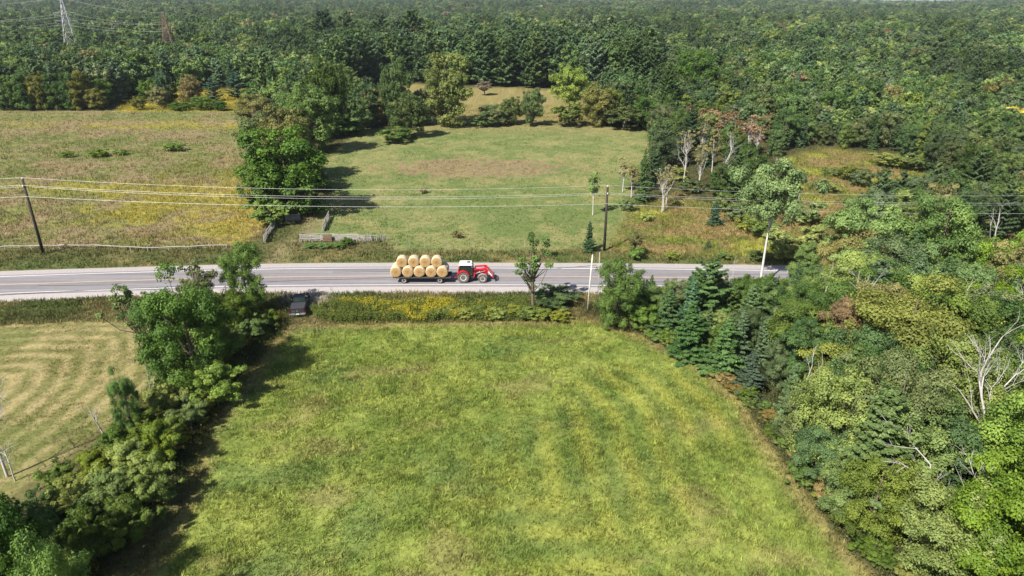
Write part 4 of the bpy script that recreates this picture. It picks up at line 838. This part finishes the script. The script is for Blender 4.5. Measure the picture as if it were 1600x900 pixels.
# pale slim post south of the road and its thin guy post
x, y = G(918, 486); b = MB(); H = topz(y, 398); b.tube([(0, 0, -.2), (.03, 0, H * .5), (.10, 0, H)], [.10, .09, .075], 8); o = b.build('slim_post', M_PALEP, smooth=True); o.location = (x, y, 0); o.rotation_euler = (0, R_(1.5), 0); tag(o, 'pale bare slim post standing at the field corner by the road', 'post')
x, y = G(933, 472); b = MB(); H = topz(y, 394); b.tube([(0, 0, -.2), (0, 0, H)], .035, 6); o = b.build('guy_post', M_GREYBARK, smooth=True); o.location = (x, y, 0); tag(o, 'very thin grey pole just right of the pale slim post', 'post')

# ------------------------------------------------------------------ fences
rf = random.Random(9)
def rail_fence(pts, rails, H, label, post_every=1, name='rail_fence', group=None, thick=.09, lean=.1, messy=0, pick=0, step=None):
    c = np.mean(np.array(pts), 0); r = empty(name, (c[0], c[1], 0)); tag(r, label, 'fence', group); Q = [np.array(p) - c for p in pts]
    for i, q in enumerate(Q):
        h_ = H * rf.uniform(1.0, 1.2)
        for s in ((0,) if not messy else (-1, 1)):
            b = MB(); b.tube([(q[0] + s * .25, q[1] - .12, -.2), (q[0] - s * .05 + rf.uniform(-lean, lean), q[1], h_)], [.07, .055], 6); b.build('post', M_RAIL, r)
    for i in range(len(Q) - 1):
        for k in range(rails):
            z = H * (k + .8) / rails; b = MB(); a, e = Q[i], Q[i + 1]; d = (e - a); d = d / (np.hypot(*d) + 1e-9) * .2
            b.tube([(a[0] - d[0], a[1] - d[1] + rf.uniform(-.06, .06), z + rf.uniform(-.08, .08)), ((a[0] + e[0]) / 2, (a[1] + e[1]) / 2 + rf.uniform(-.05, .05), z + rf.uniform(-.05, .03)), (e[0] + d[0], e[1] + d[1], z + rf.uniform(-.08, .08))], [thick * .6, thick * .55, thick * .45], 5); b.build('rail', M_RAIL, r)
    return r
rail_fence([G(a, b) for a, b in [(-40, 391), (8, 390), (50, 389), (95, 388.5), (152, 388), (205, 391), (232, 392), (265, 391), (297, 390), (353, 387.5)]], 1, .75, 'low single-rail cedar fence along the left meadow edge', lean=.35, thick=.16)
rail_fence([G(a, b) for a, b in [(471, 378), (486, 377), (503, 376.5), (522, 376.5), (545, 377), (560, 377.5)]], 6, 1.3, 'stacked grey cedar rail fence in front of the pasture gate', messy=1, thick=.15)
rail_fence([G(a, b) for a, b in [(560, 377.5), (570, 378), (580, 377)]], 5, 1.2, 'overgrown dark middle section of the stacked rail fence', messy=1, thick=.13)
rail_fence([G(a, b) for a, b in [(448, 347), (458, 346.5), (468, 345)]], 6, 1.3, 'short stacked rail panel in the shade of the large gate tree', messy=1, thick=.15)
rail_fence([G(a, b) for a, b in [(505, 362), (509, 352), (514, 341)]], 5, 1.3, 'rail fence piece running away behind the stacked fence', messy=1, thick=.14)
rail_fence([G(a, b) for a, b in [(414, 380), (418, 370), (425, 360), (431, 353)]], 5, 1.3, 'dark rail fence piece left of the gate opening', messy=1, thick=.14)
x, y = G(589, 376); r = empty('picket_heap', (x, y, 0)); tag(r, 'loose row of leaning sticks at the right end of the rail fence', 'fence')
for k in range(20):
    b = MB(); u = -1.5 + 3.2 * k / 19; b.tube([(u, rf.uniform(-.2, .2), -.1), (u + rf.uniform(-.3, .3), rf.uniform(-.2, .2), rf.uniform(.8, 1.4))], [.05, .035], 5); b.build('picket', M_RAIL, r)
b = MB(); b.tube([(-1.7, 0, .9), (1.9, .05, 1.0)], .06, 5); b.build('rail', M_RAIL, r)
x, y = G(513, 377); b = MB(); b.box(-.75, .75, -.12, .12, .15, 1.25, .03, .0); o = b.build('brown_panel', mat('rusty brown board', (.15, .095, .06), .9, noise=.4, scale=3)); o.location = (x, y - .35, 0); tag(o, 'brown weathered board leaning on the stacked rail fence', 'board')
for k, (a, b_) in enumerate([(640, 386), (664, 387), (700, 388), (740, 388), (780, 388), (820, 388), (620, 384)]):
    x, y = G(a, b_); b = MB(); b.tube([(0, 0, -.2), (rf.uniform(-.06, .06), 0, 1.25)], [.055, .045], 6); o = b.build('fence_post', M_RAIL); o.location = (x, y, 0); tag(o, 'thin upright fence post on the north verge', 'fence post', 'thin posts of the pasture fence')
ptree('bush', 484, 388, 381, 20, (.05, .095, .022), 'low leafy creeper in front of the left half of the rail fence', name='creeper', cat='bush')
ptree('bush', 506, 388, 380, 22, (.05, .095, .022), 'low leafy creeper in front of the brown board', name='creeper', cat='bush')
ptree('bush', 530, 387, 379, 22, (.05, .09, .02), 'low creeper between the brown board and the middle of the rail fence', name='creeper', cat='bush')
ptree('bush', 543, 383, 371, 20, (.05, .09, .02), 'small bush leaning on the middle of the rail fence', name='bush', cat='bush')

# ------------------------------------------------------------------ lattice towers far left
def tower(px_, d, top_py, label, m, arms, k=1.0):
    y = d; x = (px_ - 800) * mpp(y, 15); z0 = float(hgt(x, y)); H = topz(y, top_py) - z0; r = empty('lattice_tower', (x, y, z0), .25); tag(r, label, 'pylon')
    b = MB(); w0, w1 = 4.2 * k, .5; lv = [0, .22, .4, .55, .68, .79, .88, 1.0]
    def cw(t): return w0 * (1 - t) ** 1.05 + w1 * t
    for sx_, sy_ in ((1, 1), (1, -1), (-1, -1), (-1, 1)):
        for i in range(len(lv) - 1):
            b.beam((sx_ * cw(lv[i]), sy_ * cw(lv[i]), lv[i] * H), (sx_ * cw(lv[i + 1]), sy_ * cw(lv[i + 1]), lv[i + 1] * H), .30)
    cs = [(1, 1), (1, -1), (-1, -1), (-1, 1)]
    for i in range(len(lv) - 1):
        for q in range(4):
            a, e = cs[q], cs[(q + 1) % 4]; u, v = cw(lv[i]), cw(lv[i + 1])
            b.beam((a[0] * u, a[1] * u, lv[i] * H), (e[0] * v, e[1] * v, lv[i + 1] * H), .16); b.beam((e[0] * u, e[1] * u, lv[i] * H), (a[0] * v, a[1] * v, lv[i + 1] * H), .16); b.beam((a[0] * v, a[1] * v, lv[i + 1] * H), (e[0] * v, e[1] * v, lv[i + 1] * H), .14)
    b.build('mast', m, r); tips = []
    for t in arms:
        a = MB(); L_ = 6.5 * k
        for s in (-1, 1):
            a.beam((0, s * .0, t * H), (s * L_, 0, t * H), .22); a.beam((0, 0, t * H + 1.4), (s * L_, 0, t * H), .16); tips.append((x + s * L_ * math.cos(.25), y + s * L_ * math.sin(.25), z0 + t * H - 1.2))
            a.beam((s * L_, 0, t * H), (s * L_, 0, t * H - 1.2), .16)
        a.build('cross_arm', m, r)
    tips.append((x, y, z0 + H)); return tips
t1_ = tower(260, 540, 20, 'reddish-brown lattice power tower standing in the woods on the left', M_RUST, (.62, .78))
t2_ = tower(108, 548, -4, 'pale steel lattice power tower in the woods at the far left', M_STEEL, (.6, .74), 1.15)
for q, (a, e) in enumerate(zip(t1_, t2_)):
    b = MB(); pts = []; dd = (e[0] - a[0], e[1] - a[1])
    for k in range(61):
        t = k / 20
        if t <= 1: c = [a[i] + (e[i] - a[i]) * t for i in range(3)]; u = t
        else: c = [e[0] + dd[0] * (t - 1) * 1.2, e[1] + dd[1] * (t - 1) * 1.2, e[2]]; u = (t - 1) / 2
        c[2] -= 4 * (2.2 if t <= 1 else 6) * u * (1 - u); pts.append(c)
    b.tube(pts, .045, 4); tag(b.build('transmission_line', M_WIRE), 'pale high-voltage wire running between the two lattice towers', 'wire', 'high-voltage wires')

# ------------------------------------------------------------------ tractor
def wheel(parent, x, y, r, w_, mt, rimr, lugs=0, name='wheel'):
    b = MB(); h = w_ / 2
    b.lathe([(-h * .8, rimr), (-h, r * .80), (-h * .92, r * .93), (-h * .6, r * .985), (h * .6, r * .985), (h * .92, r * .93), (h, r * .80), (h * .8, rimr)], 0, 0, 0, 32)
    for k in range(lugs):
        a = 6.2832 * k / lugs
        for s in (-1, 1):
            aa = a + (.5 if s > 0 else 0) * 6.2832 / lugs
            b.beam((r * math.cos(aa), s * h * .95, r * math.sin(aa)), (r * math.cos(aa + .16), s * h * .05, r * math.sin(aa + .16)), .045 * r / .8, .07 * r / .8)
    wh = b.build(name, mt, parent, loc=(x, y, r)); d = MB()
    d.lathe([(-h * .45, .05), (-h * .5, rimr * .5), (-h * .82, rimr * .9), (-h * .86, rimr * 1.02), (h * .86, rimr * 1.02), (h * .82, rimr * .9), (h * .5, rimr * .5), (h * .45, .05)], 0, 0, 0, 24)
    d.lathe([(-h * .62, .16 * rimr / .4), (-h * .3, .18 * rimr / .4)], 0, 0, 0, 12)
    d.build('rim', M_RIM, wh, smooth=False); return wh
gx, gy = G(724.1, 443); tr = empty('tractor', (gx, gy + 1.05, .075)); tag(tr, 'red farm tractor with front loader and white cab roof towing the bale wagon', 'tractor')
for s in (-1, 1):
    wheel(tr, 0, s * .88, .84, .48, M_RUBD, .44, 22); wheel(tr, 2.8, s * .84, .63, .40, M_RUBD, .34, 20)
b = MB(); b.box(-.4, 3.3, -.24, .24, .62, 1.05); b.box(-.25, .25, -.85, .85, .66, 1.0); b.box(2.68, 2.92, -.8, .8, .52, .76); b.box(.9, 2.2, -.42, .42, .55, 1.0, .05, .05); b.box(.75, 1.5, -.68, -.42, .5, .95); b.box(.75, 1.5, .42, .68, .5, .95); b.beam((-.5, 0, .55), (-1.05, 0, .5), .14); b.build('chassis', M_BLACKM, tr, bevel=.02)
b = MB(); b.prism([(1.25, 1.02), (3.42, .98), (3.55, 1.15), (3.50, 1.50), (3.2, 1.66), (1.25, 1.86)], -.42, .42); b.build('hood', M_RED, tr, bevel=.06)
b = MB(); b.box(3.50, 3.575, -.32, .32, 1.02, 1.46, 0, .03); b.build('grille', M_BLACKM, tr, bevel=.01)
for s in (-1, 1):
    b = MB(); b.box(3.47, 3.60, s * .33 - .08, s * .33 + .08, 1.34, 1.48); b.build('headlight', M_LAMP, tr, bevel=.01)
    b = MB(); b.box(1.5, 3.1, s * .425 - .006, s * .425 + .006, 1.18, 1.42); b.build('side_grille', M_BLACKM, tr)
    arc = [(.98 * math.cos(R_(a)), .84 + .98 * math.sin(R_(a))) for a in range(15, 166, 10)]; inn = [(.92 * math.cos(R_(a)), .84 + .92 * math.sin(R_(a))) for a in range(165, 14, -10)]
    b = MB(); b.prism(arc + inn, s * .88 - .30, s * .88 + .30); b.prism([(-.9, 1.2), (-.75, 1.95), (-.35, 2.0), (.35, 1.72), (.8, 1.25), (.6, 1.5), (0, 1.78), (-.55, 1.6)], s * .60 - .03, s * .60 + .03); b.build('rear_fender', M_RED, tr, bevel=.015)
    arc = [(2.8 + .74 * math.cos(R_(a)), .63 + .74 * math.sin(R_(a))) for a in range(20, 171, 15)]; inn = [(2.8 + .70 * math.cos(R_(a)), .63 + .70 * math.sin(R_(a))) for a in range(170, 19, -15)]
    b = MB(); b.prism(arc + inn, s * .84 - .2, s * .84 + .2); b.build('front_fender', mat('grey fender', (.30, .29, .28), .7), tr)
    b = MB(); b.box(.55, 1.05, s * .80 - .12, s * .80 + .12, .45, .5); b.box(.6, 1.0, s * .76 - .12, s * .76 + .12, .8, .85); b.beam((.58, s * .7, .45), (.58, s * .7, 1.1), .04); b.build('step', M_BLACKM, tr)
b = MB(); b.prism([(-.55, 1.25), (1.25, 1.15), (1.35, 1.6), (1.12, 2.62), (-.42, 2.62), (-.62, 1.9)], -.68, .68); cab = b.build('cab_glass', M_GLASS, tr)
b = MB()
for s in (-1, 1):
    for a, e in (((-.55, 1.2), (-.62, 1.9)), ((-.62, 1.9), (-.42, 2.62)), ((.3, 1.2), (.28, 2.62)), ((1.35, 1.6), (1.12, 2.62)), ((1.25, 1.15), (1.35, 1.6))): b.beam((a[0], s * .69, a[1]), (e[0], s * .69, e[1]), .08)
b.box(-.6, 1.3, -.7, .7, 1.05, 1.25); b.build('cab_frame', M_BLACKM, tr)
b = MB(); b.box(-.62, 1.32, -.80, .80, 2.62, 2.86, .12, .12); rf_ = b.build('cab_roof', M_WHITE, tr, bevel=.05)
b = MB(); b.box(.55, 1.0, -.3, .3, 2.862, 2.90); b.build('roof_hatch', M_BLACKM, rf_, bevel=.01)
for s in (-1, 1):
    b = MB(); b.box(1.18, 1.26, s * .55 - .1, s * .55 + .1, 2.52, 2.62); b.build('work_light', M_LAMP, tr)
    b = MB(); b.beam((1.2, s * .72, 2.3), (1.35, s * 1.12, 2.32), .03); b.box(1.33, 1.38, s * 1.12 - .1, s * 1.12 + .1, 2.05, 2.35); b.build('mirror', M_BLACKM, tr)
b = MB(); b.tube([(1.45, -.48, 1.5), (1.45, -.50, 2.7), (1.38, -.5, 2.82)], [.06, .06, .05], 10); b.build('exhaust', M_BLACKM, tr, smooth=True)
b = MB(); b.tube([(-.1, 0, 1.35), (-.1, 0, 1.5)], .12, 8); b.box(-.35, .15, -.25, .25, 1.5, 1.62); b.box(-.42, -.32, -.24, .24, 1.6, 2.15); b.build('seat', M_BLACKM, tr, bevel=.02)
b = MB()
for s in (-1, 1):
    y_s = s * .62
    b.beam((1.55, y_s, .8), (1.70, y_s, 2.0), .16, .2); b.beam((1.70, y_s, 1.98), (3.25, y_s, 2.10), .12, .22); b.beam((3.2, y_s, 2.12), (4.35, y_s, .72), .12, .24); b.prism([(2.9, 2.0), (3.25, 2.24), (3.5, 1.98), (3.3, 1.62)], y_s - .05, y_s + .05)
b.beam((3.55, -.62, 1.62), (3.55, .62, 1.62), .12); b.beam((3.9, -.62, 1.2), (3.9, .62, 1.2), .10); ld = b.build('loader_arm', M_RED, tr, bevel=.015)
for s in (-1, 1):
    m = MB(); m.tube([(1.75, s * .62, 1.35), (2.5, s * .62, 1.55)], .055, 8); m.tube([(2.5, s * .62, 1.55), (3.2, s * .62, 1.78)], .03, 8); m.tube([(3.35, s * .50, 2.15), (4.0, s * .50, 1.5)], .05, 8); m.tube([(4.0, s * .5, 1.5), (4.45, s * .5, .98)], .028, 8); m.build('hydraulic_ram', M_CHROME, ld)
    m = MB(); m.box(3.45, 3.95, s * .686 - .004, s * .686 + .004, 1.62, 1.78); 
b = MB(); b.box(4.36, 4.46, -.78, .78, .38, .48); b.box(4.36, 4.46, -.78, .78, .98, 1.06)
for yy in (-.74, -.25, .25, .74): b.beam((4.41, yy, .4), (4.41, yy, 1.05), .09)
for yy in (-.5, .5): b.tube([(4.45, yy, .45), (5.25, yy, .40)], [.045, .012], 8)
b.tube([(4.45, 0, .75), (5.1, 0, .72)], [.045, .012], 8); b.build('bale_spear', M_BLACKM, tr, bevel=.01)
# white swoosh stripe on the loader arm and on the hood side, as on the real machine
for s in (-1, 1):
    m = MB(); m.prism([(3.56, 1.60), (3.68, 1.66), (4.22, .98), (4.12, .94)], s * .686 - .003, s * .686 + .003); m.build('arm_stripe', M_WHITE, tr)
b = MB(); b.box(1.0, 1.35, -.45, -.28, 1.2, 1.5); b.build('tool_box', M_BLACKM, tr)

# ------------------------------------------------------------------ hay wagon and bales
w1x, w1y = G(631.5, 443.6); w2x, w2y = G(687.5, 443.4); wxc = (w1x + w2x) / 2; wyc = (w1y + w2y) / 2 + 1.05
wg = empty('hay_wagon', (wxc, wyc, .075)); tag(wg, 'flat dark hay wagon loaded with round bales behind the tractor', 'wagon')
hb = (w2x - w1x) / 2
for sx_ in (-1, 1):
    for s in (-1, 1): wheel(wg, sx_ * hb, s * .95, .44, .28, M_RUB, .25)
b = MB(); b.box(-4.15, 4.2, -1.22, 1.22, .86, .94)
for k in range(12): b.box(-4.13 + k * .70, -4.13 + k * .70 + .66, -1.24, 1.24, .943, .965)
b.build('deck', mat('dark weathered planks', (.06, .05, .045), .9, noise=.4, scale=4), wg)
b = MB(); b.box(-4.0, 4.0, -.55, -.42, .68, .86); b.box(-4.0, 4.0, .42, .55, .68, .86)
for k in (-3.6, -2, 0, 2, 3.6): b.box(k - .05, k + .05, -1.2, 1.2, .76, .85)
for sx_ in (-1, 1): b.box(sx_ * hb - .06, sx_ * hb + .06, -.85, .85, .38, .5); b.box(sx_ * hb - .2, sx_ * hb + .2, -.4, .4, .5, .7)
b.build('frame', M_BLACKM, wg)
hx = gx - 1.05 - wxc
b = MB(); b.beam((hb, -.35, .5), (hx - .55, 0, .52), .09); b.beam((hb, .35, .5), (hx - .55, 0, .52), .09); b.beam((hx - .75, 0, .52), (hx, 0, .52), .10); b.build('drawbar', M_RED, wg)
def balemats():
    side = mat('straw bale side', (.50, .41, .28), .95, noise=.4, scale=9, bump=.8)
    end = mat('straw bale end', (.50, .34, .13), .95, noise=.2, scale=6)
    nt = end.node_tree; N = nt.nodes.new; L = nt.links.new; p = nt.nodes['Principled BSDF']
    tc = N('ShaderNodeTexCoord'); sp_ = N('ShaderNodeSeparateXYZ'); L(tc.outputs['Object'], sp_.inputs[0])
    def mth(op, a, b=None):
        q = N('ShaderNodeMath'); q.operation = op
        for i, v in enumerate((a, b)):
            if v is None: continue
            if isinstance(v, (int, float)): q.inputs[i].default_value = v
            else: L(v, q.inputs[i])
        return q.outputs[0]
    rr = mth('SQRT', mth('ADD', mth('POWER', sp_.outputs['X'], 2), mth('POWER', sp_.outputs['Z'], 2)))
    nz = N('ShaderNodeTexNoise'); nz.inputs['Scale'].default_value = 5; L(tc.outputs['Object'], nz.inputs['Vector'])
    wv = mth('SINE', mth('ADD', mth('MULTIPLY', rr, 42), mth('MULTIPLY', nz.outputs['Fac'], 9)))
    rp = N('ShaderNodeValToRGB'); rp.color_ramp.elements[0].color = (.22, .13, .045, 1); rp.color_ramp.elements[1].color = (.45, .30, .135, 1)
    v = mth('ADD', mth('MULTIPLY', wv, .22), mth('ADD', mth('MULTIPLY', rr, .75), mth('MULTIPLY', nz.outputs['Fac'], .35)))
    L(v, rp.inputs['Fac']); L(rp.outputs['Color'], p.inputs['Base Color']); return [side, end]
BM_ = balemats(); BR_ = .81
def bale_mesh(seed):
    rng = np.random.default_rng(seed); n = 40; b = MB(); prof = [(-.60, 0.02), (-.61, .3), (-.60, .62), (-.57, .74), (-.50, .80), (-.3, .81), (0, .815), (.3, .81), (.50, .80), (.57, .74), (.60, .62), (.61, .3), (.60, .02)]
    vs_ = []
    for o_, r_ in prof:
        for k in range(n):
            a = 6.2832 * k / n; r2 = r_ * (1 + .012 * rng.normal() if r_ > .7 else 1); vs_.append((r2 * math.cos(a) * 1.01, o_ + (.012 * rng.normal()), r2 * math.sin(a) * .99))
    for i in range(len(prof) - 1):
        b.add([], [], 0); mi = 1 if (i < 3 or i > 8) else 0
        for k in range(n): b.f.append((i * n + k, (i + 1) * n + k, (i + 1) * n + (k + 1) % n, i * n + (k + 1) % n)); b.mi.append(mi)
    b.v = vs_; b.f += [tuple(range(n)), tuple(range(len(vs_) - 1, len(vs_) - n - 1, -1))]; b.mi += [1, 1]; return b
pos_n = ['leftmost', 'second from left', 'middle', 'fourth from left', 'rightmost']; zb = .965 + .075 + BR_ * .985
protos = []
def bale(x, y, z, rz, label, ry):
    k = len(protos)
    if k < 4: o = bale_mesh(200 + k).build('round_bale', BM_, smooth=True); protos.append(o)
    else: o = protos[rf.randrange(4)].copy(); COL.objects.link(o)
    o.location = (x, y, z); o.rotation_euler = (0, ry, rz); tag(o, label, 'hay bale', 'round hay bales on the wagon')
xw = [(px_ - 800) * mpp(wyc - 1.2, 1.7) for px_ in (618, 637, 655, 673.5, 691)]
for row, yo in ((0, -.62), (1, .66)):
    for k in range(5): bale(xw[k], wyc + yo + rf.uniform(-.03, .03), zb, rf.uniform(-.03, .03), ('%s straw bale of the lower near row on the wagon' if row == 0 else '%s bale of the lower far row, half hidden behind') % pos_n[k], rf.uniform(0, 6))
for k in range(4): bale((xw[k] + xw[k + 1]) / 2, wyc + rf.uniform(-.06, .02), zb + BR_ * 1.64 - .02, rf.uniform(-.03, .03), '%s of the four bales stacked on top of the wagon load' % ['leftmost', 'second', 'third', 'rightmost'][k], rf.uniform(0, 6))

# ------------------------------------------------------------------ pickup truck
ax_, ay_ = G(466, 496); bx_, by_ = G(473.5, 469); hd = math.atan2(by_ - ay_, bx_ - ax_)
tk = empty('pickup_truck', (ax_ + math.cos(hd) * 2.7, ay_ + math.sin(hd) * 2.7, .0), hd); tag(tk, 'black pickup truck with covered bed parked on the grass beside the road', 'pickup truck')
def arch(cx, r=.46, z0=.42): return [(cx + r * math.cos(R_(a)), z0 - .02 + r * math.sin(R_(a))) for a in range(175, 4, -17)]
tk.scale = (1.06, 1.08, 1.08)
low = [(-2.66, .50)] + arch(-1.65) + arch(1.70) + [(2.60, .45), (2.68, .8), (2.55, 1.05), (1.25, 1.14), (-2.68, 1.16)]
b = MB(); b.prism(low, -.95, .95); b.build('body', M_BLACKP, tk, bevel=.04)
b = MB(); 
gl = [(-.62, 1.14), (1.22, 1.12), (.55, 1.72), (-.45, 1.74)]
n4 = [(x_, -.88, z_) if z_ < 1.5 else (x_, -.70, z_) for x_, z_ in gl] + [(x_, .88, z_) if z_ < 1.5 else (x_, .70, z_) for x_, z_ in gl]
b.add(n4, [(0, 1, 2, 3), (7, 6, 5, 4), (0, 4, 5, 1), (1, 5, 6, 2), (2, 6, 7, 3), (3, 7, 4, 0)]); b.build('cab_window', M_GLASS, tk, bevel=.02)
b = MB(); b.box(-.50, .60, -.73, .73, 1.715, 1.79, .06, .05)
for s in (-1, 1):
    for (a, za), (c, zc_), yb, yt in (((1.22, 1.12), (.55, 1.74), .885, .71), ((-.62, 1.12), (-.45, 1.74), .885, .71), ((.2, 1.12), (.12, 1.74), .89, .715)): b.beam((a, s * yb, za), (c, s * yt, zc_), .07)
b.beam((-.62, -.86, 1.16), (-.62, .86, 1.16), .08); b.build('cab_roof', M_BLACKP, tk, bevel=.02)
b = MB(); b.box(-2.60, -.72, -.83, .83, 1.165, 1.195)
for k in range(1, 4): b.box(-2.60 + k * .47 - .012, -2.60 + k * .47 + .012, -.82, .82, 1.195, 1.203)
b.build('bed_cover', M_TONN, tk, bevel=.008)
b = MB(); b.box(-2.70, -2.665, -.76, .76, .62, 1.14); tg = b.build('tailgate', mat('dusty black paint', (.035, .034, .038), .4), tk, bevel=.01)
b = MB(); b.box(-2.712, -2.702, -.09, .09, .86, .97, 0, .03); b.box(-2.712, -2.702, .3, .62, .9, .94); b.build('badge', M_CHROME, tg)
b = MB(); b.box(-2.86, -2.68, -.93, -.30, .44, .62, 0, .0); b.box(-2.86, -2.68, .30, .93, .44, .62); b.box(-2.80, -2.68, -.30, .30, .42, .56); bp_ = b.build('rear_bumper', M_CHROME, tk, bevel=.02)
b = MB(); b.box(-2.82, -2.805, -.17, .17, .47, .63); b.build('number_plate', M_WHITE, bp_)
b = MB(); b.box(2.62, 2.80, -.93, .93, .42, .64); b.build('front_bumper', M_CHROME, tk, bevel=.03)
b = MB(); b.box(2.62, 2.70, -.5, .5, .70, .95); b.build('grille', M_BLACKM, tk)
for s in (-1, 1):
    b = MB(); b.box(-2.705, -2.64, s * .86 - .085, s * .86 + .085, .72, 1.10); b.build('tail_light', M_TAIL, tk, bevel=.01)
    b = MB(); b.box(2.56, 2.68, s * .73 - .16, s * .73 + .16, .74, .95); b.build('headlight', M_LAMP, tk, bevel=.01)
    b = MB(); b.box(.78, .92, s * 1.05 - .10, s * 1.05 + .10, 1.12, 1.32); b.beam((.85, s * .9, 1.15), (.85, s * 1.0, 1.2), .05); b.build('mirror', M_BLACKP, tk, bevel=.02)
    for q in (-.28, .62):
        b = MB(); b.box(q, q + .16, s * .965 - .012, s * .965 + .012, .98, 1.02); b.build('door_handle', M_CHROME, tk)
    for cx_ in (-1.65, 1.70): wheel(tk, cx_, s * .84, .38, .24, M_RUB, .23)

# ------------------------------------------------------------------ air
hz = MB(); hz.box(-5400, 5400, -62, 9100, -6, 70); hzm = bpy.data.materials.new('air'); hzm.use_nodes = True; hn = hzm.node_tree
hn.nodes.remove(hn.nodes['Principled BSDF']); pv = hn.nodes.new('ShaderNodeVolumePrincipled'); pv.inputs['Color'].default_value = (.75, .86, 1, 1); pv.inputs['Density'].default_value = .00006
hn.links.new(pv.outputs[0], hn.nodes['Material Output'].inputs['Volume']); tag(hz.build('haze', hzm), kind='stuff')
